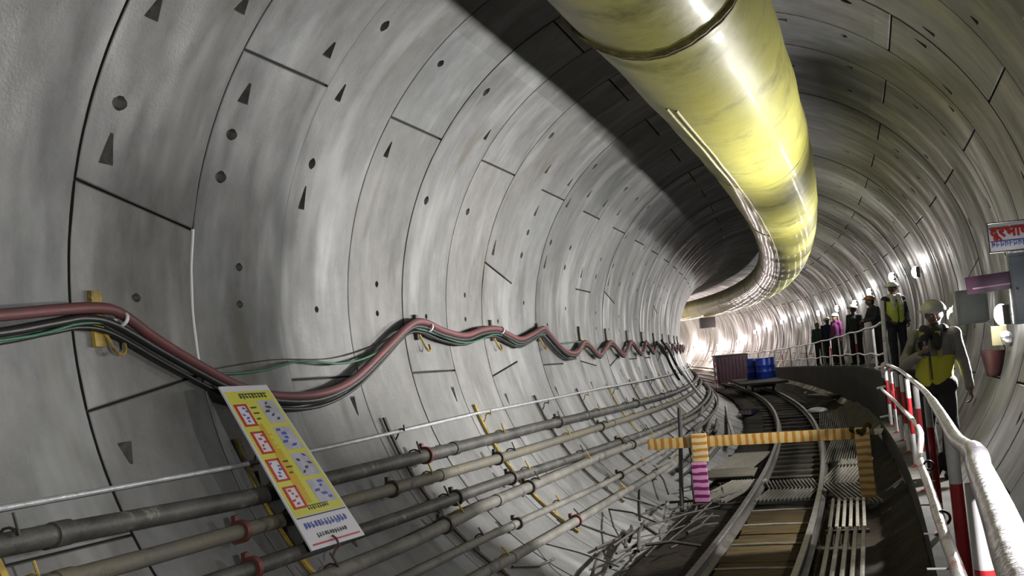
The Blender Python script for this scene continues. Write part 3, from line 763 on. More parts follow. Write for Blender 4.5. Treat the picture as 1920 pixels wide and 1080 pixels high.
mb = MB(); mb.cbox(W(19.0, 1.5, -2.12), (.16, 1.8, .10), .012, rotz(19, .12, -.10)); single('concrete_kerb', 'pale grey kerb piece lying against the spoil behind the upright block', 'kerb', mb, M['paleplate'], smooth=40)
M['plastic_sheet2'] = mat('dusty_white_sheet', (.5, .5, .5), .4, bump=.5, bscale=8)
mb = MB(); mb.ell(W(30, .95, -2.36), (.28, .5, .09), 14, 8, rotz(30)); single('white_bundle', 'small white bundle lying beside the right rail far down the bend', 'bundle', mb, M['plastic_sheet2'], smooth=60)
mb = MB(); mb.cbox(W(34, 1.5, -2.2), (.5, 1.6, .12), .02, rotz(34, .4)); single('steel_sheet', 'pale flat sheet lying at the walkway foot far down the bend', 'sheet', mb, M['paleplate'], smooth=40)
# puddle shine between rails
M['water'] = mat('standing_water', (.02, .02, .02), .05, spec=.8)
mb = MB(); mb.add([W(34.5+1.4*math.sin(a)*(1+.15*math.sin(3*a)), -.85+.32*math.cos(a)*(1+.2*math.sin(2*a)), -2.515) for a in [2*PI*i/24 for i in range(24)]], [tuple(range(24))])
o = single('puddle', 'bright wet puddle left of the rails far down the bend', 'puddle', mb, M['water']); o['kind'] = 'stuff'
# trolley with drums and container
M['blue'] = mat('blue_plastic', (.01, .05, .42), .4, col2=(.012, .035, .28), scale=5)
M['rustred'] = mat('dull_maroon_paint', (.10, .045, .055), .6, col2=(.07, .035, .06), scale=3)
t = at_thing('flat_trolley', 'low flat rail trolley carrying the blue drums far down the track', 'trolley', 46.5, TX, TZ)
mb = MB(); mb.cbox((0, 0, .34), (1.9, 5.0, .10), .02); mb.build('deck', M['sleeper'], t, 40, world=False)
mb = MB(); mb.cbox((0, 0, .24), (.9, 4.6, .14), .02); mb.build('chassis', M['darksteel'], t, 40, world=False)
for sx in (-1, 1):
    for sy in (-1, 1):
        mb = MB(); mb.cyl((sx*.38, sy*1.6, .13), (sx*.46, sy*1.6, .13), .13, 16); mb.build('wheel', M['rail'], t, 40, world=False)
for i, (dx, ds, lab) in enumerate(((-.02, 1.6, 'left hand of the blue drums on the far trolley'), (.62, 1.5, 'right hand of the blue drums on the far trolley'), (.32, .9, 'middle blue drum, front of the three on the far trolley'))):
    t = at_thing('drum', lab, 'drum', 46.5+ds, TX+dx, TZ+.39, 'blue drums on the trolley')
    mb = MB(); pr = [(0, .28), (.02, .29), (.28, .285), (.30, .30), (.32, .285), (.56, .285), (.58, .30), (.60, .285), (.84, .28), (.87, .27)]
    mb.tube([(0, 0, z) for z, r in pr], [r for z, r in pr], 24); mb.build('barrel', M['blue'], t, 40, world=False)
    mb = MB(); mb.tube([(0, 0, .87), (0, 0, .90)], [.285, .285], 24); mb.build('lid', M['blue'], t, 40, world=False)
t = at_thing('site_container', 'dull maroon site container standing beyond the blue drums', 'container', 54.5, -.1, TZ)
mb = MB(); mb.cbox((0, 0, .75), (1.5, 2.2, 1.3), .03)
for i in range(9): mb.box((-.68+i*.17, -1.11, .75), (.05, .03, 1.15))
mb.build('body', M['rustred'], t, 40, world=False)
mb = MB(); mb.cbox((0, 0, 1.42), (1.56, 2.26, .06), .015); mb.build('roof', M['darksteel'], t, 40, world=False)

# ------------------------------------------------------------------ pipes on the lower left wall
M['pipe'] = mat('grimy_pipe', (.022, .021, .019), .6, col2=(.075, .072, .064), scale=3, stretch=(1, 1, 1), bump=.4, bscale=18, col3=(.27, .26, .23), scale3=6, c3=(.60, .74))
M['pipe_pale'] = mat('dusty_pale_pipe', (.10, .096, .085), .7, col2=(.165, .158, .14), scale=3, bump=.3, bscale=16, col3=(.05, .045, .04), scale3=5, c3=(.55, .7))
M['pipe_yel'] = mat('yellowish_grey_pipe', (.13, .115, .075), .7, col2=(.10, .095, .085), scale=1.6, bump=.3, bscale=16, col3=(.04, .035, .03), scale3=5, c3=(.58, .7))
M['redrust'] = mat('rust_red_clamp', (.13, .03, .025), .6, col2=(.09, .03, .02), scale=12, bump=.3)
M['blackclamp'] = mat('black_clamp', (.025, .022, .018), .6, col2=(.06, .05, .035), scale=12)
M['yelpaint'] = mat('chipped_yellow_paint', (.42, .30, .05), .6, col2=(.22, .15, .03), scale=9, contrast=(.4, .6), col3=(.05, .04, .03), scale3=14, c3=(.56, .66))
M['galv'] = mat('pale_conduit', (.42, .44, .46), .4, .2, col2=(.30, .31, .32), scale=10, bump=.3)
ANG = lambda tab: (lambda s: interp(tab, s))
PIPES = [
 ('thick dark grimy pipe, topmost of the thick pipes on the left wall', [(-1, 206.4), (3.9, 206.6), (6, 207.7), (13, 207.5), (25, 210.0), (60, 212)], .058, 'pipe', [(3.72, 1), (6.9, 0), (8.87, 1), (13.35, 2), (19, 2)]),
 ('yellowish-grey pipe with a pale end, second of the pipes down the left wall', [(-1, 211.4), (5, 211.9), (15.3, 212.5), (25, 214.2), (60, 216)], .050, 'pipe_yel', [(5.72, 1), (7.9, 0), (10.5, 2), (15.3, 2)]),
 ('dirty dark pipe with muddy patches, third of the pipes down the left wall', [(-1, 216.6), (6, 217.2), (10.3, 217.3), (14.7, 218.9), (24.6, 222.5), (60, 225)], .052, 'pipe', [(5.6, 1), (8.9, 0), (10.45, 2), (15.6, 2)]),
 ('smooth pale grey pipe, fourth of the pipes down the left wall', [(-1, 222.4), (7.7, 221.8), (9.2, 220.8), (14, 220.8), (25, 225), (60, 228)], .055, 'pipe_pale', [(8.3, 0), (10.7, 2), (16.2, 2)]),
 ('thinner dusty pipe, fifth of the pipes down the left wall', [(-1, 227.4), (8.6, 226.7), (10.7, 227.3), (13, 228.2), (25, 230), (60, 232)], .036, 'pipe_pale', [(9.62, 2), (14.0, 2)]),
 ('lowest grey pipe on the left wall, with the red clamp nearest the track', [(-1, 231.8), (8.9, 232.6), (13.3, 233.0), (17, 234.2)], .046, 'pipe_pale', [(10.9, 1)]),
]
PR = 2.79
for lab, tab, r, mt, cl in PIPES:
    A = ANG(tab); smax = min(60, tab[-1][0])
    t = thing('wall_pipe', lab, 'pipe', WR(-1, A(-1), PR-r), 0, 'pipes clamped along the left wall')
    ss = frange(-1.2, smax, .4); q = random.Random(int(r*1000)+len(lab))
    mb = MB(); mb.tube([WR(s, A(s)+.12*noise.noise(Vector((s*.4, r*99, 0))), PR-.004*noise.noise(Vector((s*.3, 4, r*70)))) for s in ss], [r*(1+.05*noise.noise(Vector((s*3, r*50, 2)))) for s in ss], 14)
    mb.build('pipe_body', M[mt], t, 50)
    for s_ in [2.4+6.1*k+q.uniform(0, 2) for k in range(5)]:
        if s_ < smax:
            mb = MB(); mb.tube([WR(s_-.06, A(s_), PR), WR(s_+.06, A(s_), PR)], r*1.16, 14); mb.build('pipe_joint', M[mt], t, 40)
    for s_, kind in cl:
        d = WR(s_+.05, A(s_), PR)-WR(s_-.05, A(s_), PR); c = WR(s_, A(s_), PR)
        mb = MB(); mb.ring(c, d, r*1.0, r*1.0+.022, .045, 24)
        bolt = WR(s_, A(s_)-(r+.035)/PR*57.3, PR-.01); mb.box(bolt, (.03, .045, .045), rotz(s_))
        ob = mb.build('clamp', M['redrust' if kind == 1 else 'blackclamp'], t, 40)
        if kind == 1: ob['label'] = 'rust-red clamp'
A = ANG([(-1, 202.8), (6, 202.9), (7.3, 202.6), (10.7, 201.1), (16.8, 200.2), (60, 203)])
mb = MB(); mb.tube([WR(s, A(s)+.05*noise.noise(Vector((s*2, 0, 5))), 2.80) for s in frange(-1.2, 55, .25)], .017, 8)
single('conduit', 'thin pale conduit running above the thick pipes on the left wall', 'conduit', mb, M['galv'], smooth=50)
# bracket strips that carry the pipes
for i in range(22):
    s = 3.96+2.32*i; near = i < 9
    desc = 'at the photo left edge' if i == 0 else ('just left of the foot of the yellow poster' if i == 1 else 'the %s to the right of the yellow poster' % ORD[i-2])
    t = thing('pipe_bracket', 'pipe bracket strip on the left wall, '+desc, 'bracket', WR(s, 234 if s < 17 else 228, 2.85), 0, 'bracket strips under the left wall pipes')
    mb = MB(); a0_, a1_ = 198.6, (234.5 if s < 17 else 230)
    aa = frange(a0_, a1_, 3); o_ = 0; w_ = .022
    for k, an in enumerate(aa):
        for ds, rr_ in ((-w_, 2.885), (w_, 2.885), (w_, 2.865), (-w_, 2.865)): mb.v.append(WR(s+ds, an, rr_))
    for k in range(len(aa)-1):
        for j_ in range(4): mb.f.append((k*4+j_, k*4+(j_+1) % 4, (k+1)*4+(j_+1) % 4, (k+1)*4+j_)); mb.m.append(0)
    mb.f += [(3, 2, 1, 0), tuple((len(aa)-1)*4+j_ for j_ in range(4))]; mb.m += [0, 0]
    mb.build('strip', M['yelpaint'] if i % 3 == 0 or i < 2 else M['blackclamp'], t, 40)
    if near:
        for k, (tb, r_) in enumerate([(p[1], p[2]) for p in PIPES]+[([(0, 202.6), (60, 201)], .017)]):
            an = interp(tb, s); rr_ = r_+.016
            pts = [WR(s+.03, an+x/PR*57.3, PR+y) for x, y in [(rr_*math.cos(rad(v)), rr_*math.sin(rad(v))) for v in range(60, 271, 30)]]
            mb = MB(); mb.tube([WR(s+.03, an+rr_/PR*57.3, 2.87)]+pts[1:]+[WR(s+.03, an-1.6*rr_/PR*57.3, PR-rr_-.02)], .008, 6)
            mb.build('hook', M['yelpaint'] if (k+i) % 2 else M['blackclamp'], t, 40)
# ------------------------------------------------------------------ sagging cables
M['redcable'] = mat('dusty_red_cable', (.15, .04, .045), .6, col2=(.10, .045, .045), scale=7, bump=.15)
M['blackcable'] = mat('black_cable', (.012, .013, .014), .45)
M['greencable'] = mat('green_wire', (.03, .12, .07), .5)
M['tiewhite'] = mat('white_tie', (.6, .6, .62), .5)
def smooth_pts(P, sub=5):
    out = []
    for i in range(len(P)-1):
        p0, p1, p2, p3 = P[max(i-1, 0)], P[i], P[i+1], P[min(i+2, len(P)-1)]
        for k in range(sub):
            t = k/sub
            out.append(tuple(.5*((2*b)+(-a+c)*t+(2*a-5*b+4*c-d)*t*t+(-a+3*b-3*c+d)*t**3) for a, b, c, d in zip(p0, p1, p2, p3)))
    out.append(P[-1]); return out
red = [(2.6, 184.5), (3.5, 183.6), (4.31, 182.2), (4.7, 181.4), (5.05, 180.9), (5.25, 181.5), (5.55, 184.6), (5.95, 188.2), (6.35, 191.4), (6.83, 193.4), (7.47, 193.6), (8.08, 191.6), (8.84, 186.2), (9.47, 181.4), (9.84, 180.5), (10.35, 182.2), (10.98, 183.1), (11.6, 181.6), (12.15, 181.2), (12.5, 182.4), (13.05, 183.7), (13.7, 182), (14.2, 180.4), (14.5, 182), (15.0, 185.6), (15.44, 187.5)]
zig = [(16.0, 187.5), (16.75, 184.2), (17.6, 188.6), (18.2, 186.8), (19.0, 184), (19.9, 188.8), (20.6, 187), (21.35, 183.6), (22.3, 188.6), (23.0, 187), (23.6, 183.6), (24.6, 188.4), (25.9, 184), (27, 189), (28.2, 184.4), (29.3, 189), (30.5, 184.6), (31.7, 189), (32.9, 185), (34, 189), (35.1, 185), (36.3, 189), (37.5, 185), (45, 188)]
blk = [(2.6, 186.5), (3.5, 185.8), (4.3, 184.1), (4.69, 182.9), (4.95, 182.2), (5.2, 182.9), (5.59, 186.2), (5.99, 189.6), (6.3, 191.9), (6.82, 194.1), (7.45, 194.5), (8.13, 192.1), (8.83, 187.2), (9.46, 182.2), (9.84, 181.6), (10.35, 183.2), (10.98, 184.1), (11.6, 182.6), (12.15, 182.1), (12.5, 183.2), (13.05, 184.7), (13.7, 183), (14.2, 181.4), (14.5, 182.9), (15.0, 186.4), (15.44, 188.4)]+[(s, a+.9) for s, a in zig]
grn = [(2.6, 187.2), (4.32, 184.9), (4.93, 182.8), (5.3, 183.4), (5.62, 186.6), (6.02, 189.3), (6.67, 189.4), (7.3, 188.0), (7.99, 188.6), (8.65, 186.9), (9.44, 182.4), (9.84, 182.2), (10.98, 184.8), (12.15, 182.6), (13.05, 185.2), (14.2, 182), (14.9, 184.6), (16.75, 184.2), (17.6, 187)]
def cable(label, P, r, mt, rad_, end=None):
    P = smooth_pts([p if end is None or p[0] <= end else p for p in P if end is None or p[0] <= end], 5)
    mb = MB(); mb.tube([WR(s, a, rad_) for s, a in P], r, 8)
    return single('cable', label, 'cable', mb, M[mt], 'cables hung along the left wall', 60)
cable('thick dusty red cable sagging between hooks on the left wall', red+zig, .034, 'redcable', 2.79)
cable('black cable slung just under the red cable on the left wall', blk, .026, 'blackcable', 2.80)
cable('second black cable, lowest of the bundle under the red cable', [(s, a+1.0) for s, a in blk], .016, 'blackcable', 2.83, 16)
cable('thin green wire looping above the red cable behind the poster top', grn, .010, 'greencable', 2.80)
mb = MB(); P = smooth_pts([(6.02, 188.9), (7.0, 187.4), (8.0, 187.3), (9.0, 184.6), (9.8, 181.4)]); mb.tube([WR(s, a, 2.88) for s, a in P], .005, 6)
single('cable', 'hair-thin grey wire stretched straight above the green loop', 'cable', mb, M['blackclamp'], 'cables hung along the left wall', 60)
for i, (P, lab) in enumerate((([(25.0, 184), (25.9, 186), (26.5, 191), (26.9, 198), (27.2, 205)], 'nearer of two black cables dropping down the left wall at the far bend'), ([(26.2, 183), (27.6, 188), (28.3, 195), (28.8, 203)], 'farther of two black cables dropping down the left wall at the far bend'))):
    mb = MB(); mb.tube([WR(s, a, 2.72) for s, a in smooth_pts(P)], .035, 8); single('cable', lab, 'cable', mb, M['blackcable'], smooth=60)
mb = MB(); mb.tube([W(27.1, -2.48, -.79), W(27.4, -2.24, -1.23), W(27.7, -1.99, -1.67)], .035, 8)
single('plastic_pipe', 'white plastic pipe leaning on the left wall at the far bend', 'pipe', mb, M['galv'], smooth=50)
# cable hooks
for i, s in enumerate([5.13, 9.84, 12.15, 14.2, 16.75, 19.0, 21.35, 23.6, 25.9, 28.2, 30.5, 32.9, 35.1]):
    desc = 'largest, at the left of the photo' if i == 0 else 'the %s to the right of the poster' % ORD[i-1]
    t = thing('cable_hook', 'yellow cable hanger with curled hook, '+desc, 'hook', WR(s, 186.5, 2.86), 0, 'cable hangers on the left wall')
    big = i == 0
    mb = MB(); hw = .045 if big else .025; a0_, a1_ = (178.6, 185.4) if big else (178.9, 184)
    aa = frange(a0_, a1_, 1)
    for k, an in enumerate(aa):
        for ds, rr_ in ((-hw, 2.89), (hw, 2.89), (hw, 2.862), (-hw, 2.862)): mb.v.append(WR(s+ds, an, rr_))
    for k in range(len(aa)-1):
        for j_ in range(4): mb.f.append((k*4+j_, k*4+(j_+1) % 4, (k+1)*4+(j_+1) % 4, (k+1)*4+j_)); mb.m.append(0)
    mb.f += [(3, 2, 1, 0), tuple((len(aa)-1)*4+j_ for j_ in range(4))]; mb.m += [0, 0]
    mb.build('plate', M['yelpaint'] if big else M['blackclamp'], t, 40)
    mb = MB(); hr = .075
    mb.tube([WR(s+.02, 183.0, 2.86)]+[WR(s+.06+hr*(1-math.cos(rad(v)))*.8, 185.0+hr*math.sin(rad(v))*1.0/2.8*57.3, 2.84-.02*math.sin(rad(v))) for v in range(0, 200, 20)], .011, 6)
    mb.build('hook', M['yelpaint'], t, 40)
    if i < 3:
        c = WR(s+.12, 181.6+(.6 if i == 0 else 0), 2.79); d = WR(s+.3, 183.3, 2.79)-WR(s, 181.0, 2.79)
        mb = MB(); mb.ring(c, d, .040, .050, .022, 20); mb.build('tie', M['tiewhite'], t, 40)
# sealed white caulk line on one seam
M['caulk'] = mat('white_caulk', (.75, .76, .76), .4)
mb = MB(); mb.tube([WR(S0+RW+.002*math.sin(a), a, 2.898) for a in frange(169.2, 187.6, .8)], .013, 6)
single('caulk_line', 'white caulk bead along the ring seam above the red cable', 'sealant', mb, M['caulk'], smooth=50)
# ------------------------------------------------------------------ yellow poster board leaning over the pipes
M['posterw'] = mat('poster_white', (.62, .62, .68), .4); M['postery'] = mat('poster_yellow', (.55, .56, .07), .4, col2=(.60, .58, .10), scale=2)
M['posterr'] = mat('poster_red', (.45, .03, .03), .4); M['posterk'] = mat('poster_ink', (.04, .05, .03), .5); M['posterb'] = mat('poster_blue', (.06, .10, .42), .4)
M['postero'] = mat('poster_orange', (.55, .38, .03), .4); M['posterl'] = mat('poster_lilac', (.50, .48, .62), .4, col2=(.35, .37, .45), scale=9)
TL, TR_, BR, BL = W(6.06, -2.60, -.552), W(6.65, -2.60, -.558), W(6.77, -2.04, -1.665), W(6.03, -2.04, -1.658)
TL, TR_ = W(5.99, -2.64, -.555), W(6.57, -2.64, -.562); BR, BL = W(6.86, -2.10, -1.69), W(6.13, -2.11, -1.675)
pc = (TL+TR_+BR+BL)/4
t = thing('safety_poster', 'tall yellow safety poster board leaning over the left wall pipes', 'sign', (BL+BR)/2, 0)
pn = (TR_-TL).cross(BL-TL).normalized()
if pn.dot(W(0, 1.7, -.66)-pc) < 0: pn = -pn
def pp(u, v, h=0): return TL.lerp(TR_, u).lerp(BL.lerp(BR, u), v)+pn*h
def pquad(mb, u0, v0, u1, v1, h0, h1, m=0, sk=0):
    vs = [pp(u0, v0, h1), pp(u1, v0, h1), pp(u1+sk, v1, h1), pp(u0+sk, v1, h1), pp(u0, v0, h0), pp(u1, v0, h0), pp(u1+sk, v1, h0), pp(u0+sk, v1, h0)]
    mb.add(vs, [(0, 1, 2, 3), (7, 6, 5, 4), (0, 4, 5, 1), (1, 5, 6, 2), (2, 6, 7, 3), (3, 7, 4, 0)], m)
mb = MB(); pquad(mb, 0, 0, 1, 1, -.012, 0); mb.build('board', M['posterw'], t)
mb = MB(); pquad(mb, .03, .035, .97, .805, .0005, .002); mb.build('yellow_panel', M['postery'], t)
mb = MB(); pquad(mb, .30, .40, .46, .66, .002, .003); pquad(mb, .30, .24, .4, .4, .002, .003); pquad(mb, .2, .66, .45, .74, .002, .003); mb.build('orange_patch', M['postero'], t)
mb = MB(); pquad(mb, .04, .81, .97, .817, .001, .004); mb.build('divider', M['posterk'], t)
q = random.Random(5)
for k in range(4):
    v0 = .115+.17*k
    mb = MB(); u0 = .06+.02*(k % 2); W_, H_ = .25, .125
    for a_ in ((u0, v0, u0+W_, v0+.012), (u0, v0+H_, u0+W_, v0+H_+.012), (u0, v0, u0+.045, v0+H_), (u0+W_-.04, v0, u0+W_, v0+H_)): pquad(mb, *a_, .002, .005)
    mb.build('red_frame', M['posterr'], t)
    mb = MB(); pquad(mb, u0+.045, v0+.012, u0+W_-.04, v0+H_, .002, .0035); mb.build('icon_panel', M['posterw'], t)
    mb = MB()
    for i in range(5):
        a_, b_ = q.uniform(u0+.06, u0+W_-.09), v0+.02+.02*i; pquad(mb, a_, b_, a_+q.uniform(.03, .06), b_+.012, .0035, .005, 0, q.uniform(-.03, .03))
    mb.build('icon_mark', M['posterr'] if k % 2 else M['posterb'], t)
    mb = MB()
    v1 = .10+.17*k; pquad(mb, .56, v1, .90, v1+.145, .002, .004, 0, .02); mb.build('picture', M['posterl'], t)
    mb = MB()
    for i in range(5): 
        a_, b_ = q.uniform(.60, .80), v1+.01+.025*i; pquad(mb, a_, b_, a_+q.uniform(.04, .10), b_+.016, .004, .0055, 0, q.uniform(-.05, .05))
    mb.build('picture_detail', M['posterk'] if k % 2 == 0 else M['posterb'], t)
    mb = MB()
    for i in range(3): pquad(mb, .36, v0+.02+.035*i, .36+q.uniform(.06, .12), v0+.03+.035*i, .003, .004)
    mb.build('caption_mark', M['postero'] if k % 2 else M['posterk'], t)
def scribble(mb, u0, u1, v, h, n, q):
    for i in range(n):
        a_ = u0+(u1-u0)*i/n; w_ = (u1-u0)/n*.6
        pquad(mb, a_, v, a_+w_*.45, v+h*q.uniform(.7, 1), .002, .004, 0, q.uniform(-.01, .01))
        pquad(mb, a_, v+h*q.uniform(0, .6), a_+w_, v+h*q.uniform(.65, .8), .002, .004)
mb = MB(); scribble(mb, .28, .85, .052, .035, 9, q); pquad(mb, .28, .05, .85, .057, .002, .004); mb.build('heading_mark', M['posterk'], t)
mb = MB(); scribble(mb, .32, .72, .755, .03, 9, q); pquad(mb, .32, .753, .72, .758, .002, .004); mb.build('footer_mark', M['posterk'], t)
mb = MB(); scribble(mb, .10, .90, .845, .045, 13, q); mb.build('lettering_mark', M['posterb'], t)
mb = MB(); scribble(mb, .22, .78, .915, .028, 12, q); mb.build('small_lettering_mark', M['posterk'], t)
mb = MB(); pquad(mb, .06, .968, .94, .978, .001, .004); mb.build('red_line', M['posterr'], t)
mb = MB(); mb.tube([pp(.36, 1.06, -.05), pp(.40, 1.03, -.02), pp(.43, 1.02, .015), pp(.43, .975, .022), pp(.42, .95, .01)], .008, 6); mb.build('hook', M['redrust'], t, 40)
mb = MB(); mb.tube([pp(.5, .03, -.02), WR(6.3, 190.5, 2.88)], .012, 6); mb.build('standoff', M['darksteel'], t, 40)
# ------------------------------------------------------------------ right wall fittings
def board(name, label, cat, s, x0, x1, z0, z1, m, th=.012, skew=0.):
    t = at_thing(name, label, cat, s, x0, z0)
    mb = MB(); wv, hv = x1-x0, z1-z0
    mb.cbox((wv/2, 0, hv/2), (wv, th, hv), .004, Matrix.Rotation(skew, 3, 'Y')); mb.build('panel', m, t, 40, world=False)
    return t
t = board('telephone_sign', 'white sign with red lettering on the right wall, cut by the frame', 'sign', 9.5, 2.462, 2.875, .045, .275, M['posterw'], skew=-.02)
def text(body, size, loc, m, parent, name, ext=.003, weight=0):
    cu = bpy.data.curves.new(name, 'FONT'); cu.body = body; cu.size = size; cu.extrude = ext; cu.align_x = 'LEFT'; cu.offset = weight
    o = bpy.data.objects.new(name, cu); COL.objects.link(o)
    dg = bpy.context.evaluated_depsgraph_get(); me = bpy.data.meshes.new_from_object(o.evaluated_get(dg)); me.name = name
    COL.objects.unlink(o); bpy.data.objects.remove(o)
    for v in me.vertices: v.co = Vector((v.co.x, -v.co.z, v.co.y))
    me.materials.clear(); me.materials.append(m)
    k = bpy.data.objects.new(name, me); COL.objects.link(k); k.location = loc; k.parent = parent
    return k
text('दूरभाष', .118, (.016, -.012, .118), M['posterr'], t, 'red_lettering', .002, .004)
mb = MB(); q = random.Random(9)
for i in range(11):
    x = .022+i*.033; mb.box((x, -.008, .062), (.006, .004, .05)); mb.box((x+.009, -.008, .052+q.uniform(0, .02)), (.018, .004, .007)); mb.box((x+.006, -.008, .083), (.034, .004, .007))
    if q.random() < .6: mb.tube([(x+.012, -.008, .075), (x+.02, -.008, .06), (x+.012, -.008, .045)], .003, 5)
mb.build('blue_lettering', M['posterb'], t, world=False)
mb = MB()
for c, s_ in (((.205, 0, .238), (.42, .02, .008)), ((.205, 0, -.004), (.42, .02, .008)), ((-.002, 0, .117), (.008, .02, .24))): mb.box(c, s_)
mb.build('frame', M['darksteel'], t, world=False)
M['maroon'] = mat('dark_maroon_board', (.035, .012, .03), .45, col2=(.09, .03, .07), scale=3)
t = board('notice_board', 'dark maroon board hanging below the white telephone sign', 'board', 9.8, 2.27, 2.66, -.265, -.115, M['maroon'], skew=-.05)
mb = MB(); mb.box((.2, -.012, .045), (.30, .006, .012), Matrix.Rotation(-.05, 3, 'Y')); mb.build('pale_stripe', M['mgz'], t, world=False)
for x in (.03, .36):
    mb = MB(); mb.cyl((x, 0, .14), (x+.1, .0, .30), .005, 6); mb.build('hanger', M['darksteel'], t, world=False)
M['bluegrey'] = mat('blue_grey_paint', (.10, .12, .14), .5, col2=(.14, .16, .18), scale=3)
t = at_thing('telephone_cabinet', 'blue-grey cabinet under the white sign at the right edge', 'cabinet', 9.85, 2.73, -.55)
mb = MB(); mb.cbox((0, 0, .29), (.22, .22, .60), .012); mb.build('body', M['bluegrey'], t, 40, world=False)
mb = MB(); mb.cbox((0, -.115, .29), (.19, .012, .54), .004); mb.build('door', M['bluegrey'], t, 40, world=False)
mb = MB(); mb.cyl((-.07, -.12, .29), (-.07, -.14, .29), .012, 10); mb.build('lock', M['darksteel'], t, 40, world=False)
t = at_thing('junction_box', 'wide blue-grey box on the right wall behind the lamp beside the pale notice', 'box', 13.6, 2.66, -.50)
mb = MB(); mb.cbox((0, 0, .22), (.34, .3, .40), .015); mb.build('body', M['bluegrey'], t, 40, world=False)
mb = MB(); mb.cbox((0, -.155, .22), (.29, .012, .34), .004); mb.build('cover', M['bluegrey'], t, 40, world=False)
M['paper'] = mat('pale_yellow_paper', (.52, .48, .28), .7, col2=(.45, .42, .26), scale=6)
t = at_thing('notice', 'pale yellow notice hanging on the right wall under the bright lamp', 'notice', 11.9, 2.72, -.75)
mb = MB(); mb.cbox((0, 0, .105), (.15, .03, .20), .004, Matrix.Rotation(.03, 3, 'Y')); mb.build('sheet', M['paper'], t, 40, world=False)
mb = MB(); mb.tube([(-.05, 0, .2), (-.12, 0, .24), (-.02, 0, .30), (.04, 0, .21)], .005, 6); mb.build('string', M['blackclamp'], t, 40, world=False)
t = at_thing('fire_bucket', 'dark red tapering bucket hung on the right wall below the notice', 'bucket', 12.0, 2.64, -1.06)
mb = MB(); mb.tube([(0, 0, 0), (0, 0, .01), (.005, 0, .15), (.01, 0, .27)], [.07, .075, .10, .125], 20, True); M['darkred'] = mat('dark_red_paint', (.045, .008, .014), .5, col2=(.025, .006, .010), scale=5)
mb.build('pail', M['darkred'], t, 50, world=False)
mb = MB(); mb.tube([(-.115, 0, .27), (-.09, 0, .36), (.01, 0, .41), (.11, 0, .36), (.135, 0, .27)], .006, 6); mb.build('handle', M['darksteel'], t, 40, world=False)
# plastic-wrapped hoses by the second lamp
def crumple(t, name, c, r, m, seed):
    mb = MB(); mb.ell(c, r, 24, 18)
    for v in mb.v:
        d = (v-Vector(c)); v += d*.55*noise.noise(v*9+Vector((seed, 0, 0)))+d*.3*noise.noise(v*23+Vector((seed, 3, 0)))
    mb.build(name, m, t, 30, world=False)
t = at_thing('plastic_bundle', 'crumpled white plastic bundle on the right wall beside the person in grey', 'bundle', 16.2, 2.80, -.86)
crumple(t, 'sheet', (.0, 0, .42), (.14, .12, .30), M['plastic_sheet'], 1)
crumple(t, 'tail', (.05, 0, .03), (.07, .08, .16), M['plastic_sheet'], 4)
t = at_thing('plastic_bundle', 'crumpled white plastic bundle right under the lamp beside the notice', 'bundle', 11.7, 2.76, -.76)
crumple(t, 'sheet', (.0, 0, .09), (.07, .07, .09), M['plastic_sheet'], 2)

# ------------------------------------------------------------------ railings
M['redpaint'] = mat('red_paint', (.42, .02, .025), .45, col2=(.30, .018, .022), scale=5)
M['whitepaint'] = mat('white_paint', (.66, .66, .68), .4, col2=(.50, .49, .52), scale=6)
M['wrap'] = mat('wrapped_white_rail', (.62, .61, .66), .35, col2=(.36, .33, .40), scale=5, contrast=(.42, .62), bump=.5, bscale=16)
M['wrapr'] = mat('peeling_white_red_rail', (.62, .60, .62), .4, col2=(.45, .12, .14), scale=7, contrast=(.55, .66), bump=.5, bscale=18)
t = thing('walkway_railing', 'near walkway railing with red and white posts and a wrapped white top rail', 'railing', W(1.2, 1.79, -1.97))
TOP = [(-.5, 1.80, -1.0), (1.0, 1.80, -1.0), (1.7, 1.795, -1.0), (2.2, 1.80, -.995), (3.1, 1.81, -1.0), (3.36, 1.815, -.985), (4.0, 1.79, -1.0), (4.7, 1.785, -1.0), (6.2, 1.79, -1.01), (7.7, 1.79, -1.0), (9.3, 1.79, -1.0), (10.9, 1.79, -1.0), (13.5, 1.82, -1.0), (16.2, 1.86, -1.0), (19.3, 1.90, -1.0)]
P = smooth_pts(TOP, 6)
mb = MB(); mb.tube([W(*p) for p in P], [.034 if p[0] < 3.5 else (.027 if p[0] < 7 else .022) for p in P], 14); mb.build('top_rail', M['wrap'], t, 60)
MID = [(-.5, 1.75, -1.4), (2.5, 1.75, -1.4), (3.67, 1.74, -1.4), (4.49, 1.72, -1.4), (5.79, 1.70, -1.39), (7.0, 1.69, -1.41), (7.76, 1.70, -1.4), (9.3, 1.76, -1.385), (10.9, 1.77, -1.4), (13.2, 1.74, -1.4), (17.7, 1.74, -1.4), (19.3, 1.78, -1.4)]
P = smooth_pts(MID, 6)
mb = MB(); mb.tube([W(*p) for p in P], [.024+.006*noise.noise(Vector((p[0]*2.3, 0, 0))) for p in P], 12); mb.build('mid_rail', M['wrapr'], t, 60)
for s in (1.2, 2.95, 4.72, 7.9, 10.2, 12.2, 13.8, 15.4, 16.8, 18.2):
    x = 1.79+.004*(s > 12)*(s-12)
    mb = MB(); z0, z1 = -1.97, -1.02
    zz = [z0, z0+.02, -1.62, -1.61, -1.24, -1.235, z1]
    mb.tube([W(s, x, z) for z in zz], .027 if s < 6 else .025, 14, True, mfn=lambda i: 1 if i >= 5 or i in (1,) and s > 9 else 0)
    mb.cbox(W(s, x, -1.965), (.10, .10, .012), .003)
    o = mb.build('post', [M['redpaint'], M['whitepaint']], t, 40)
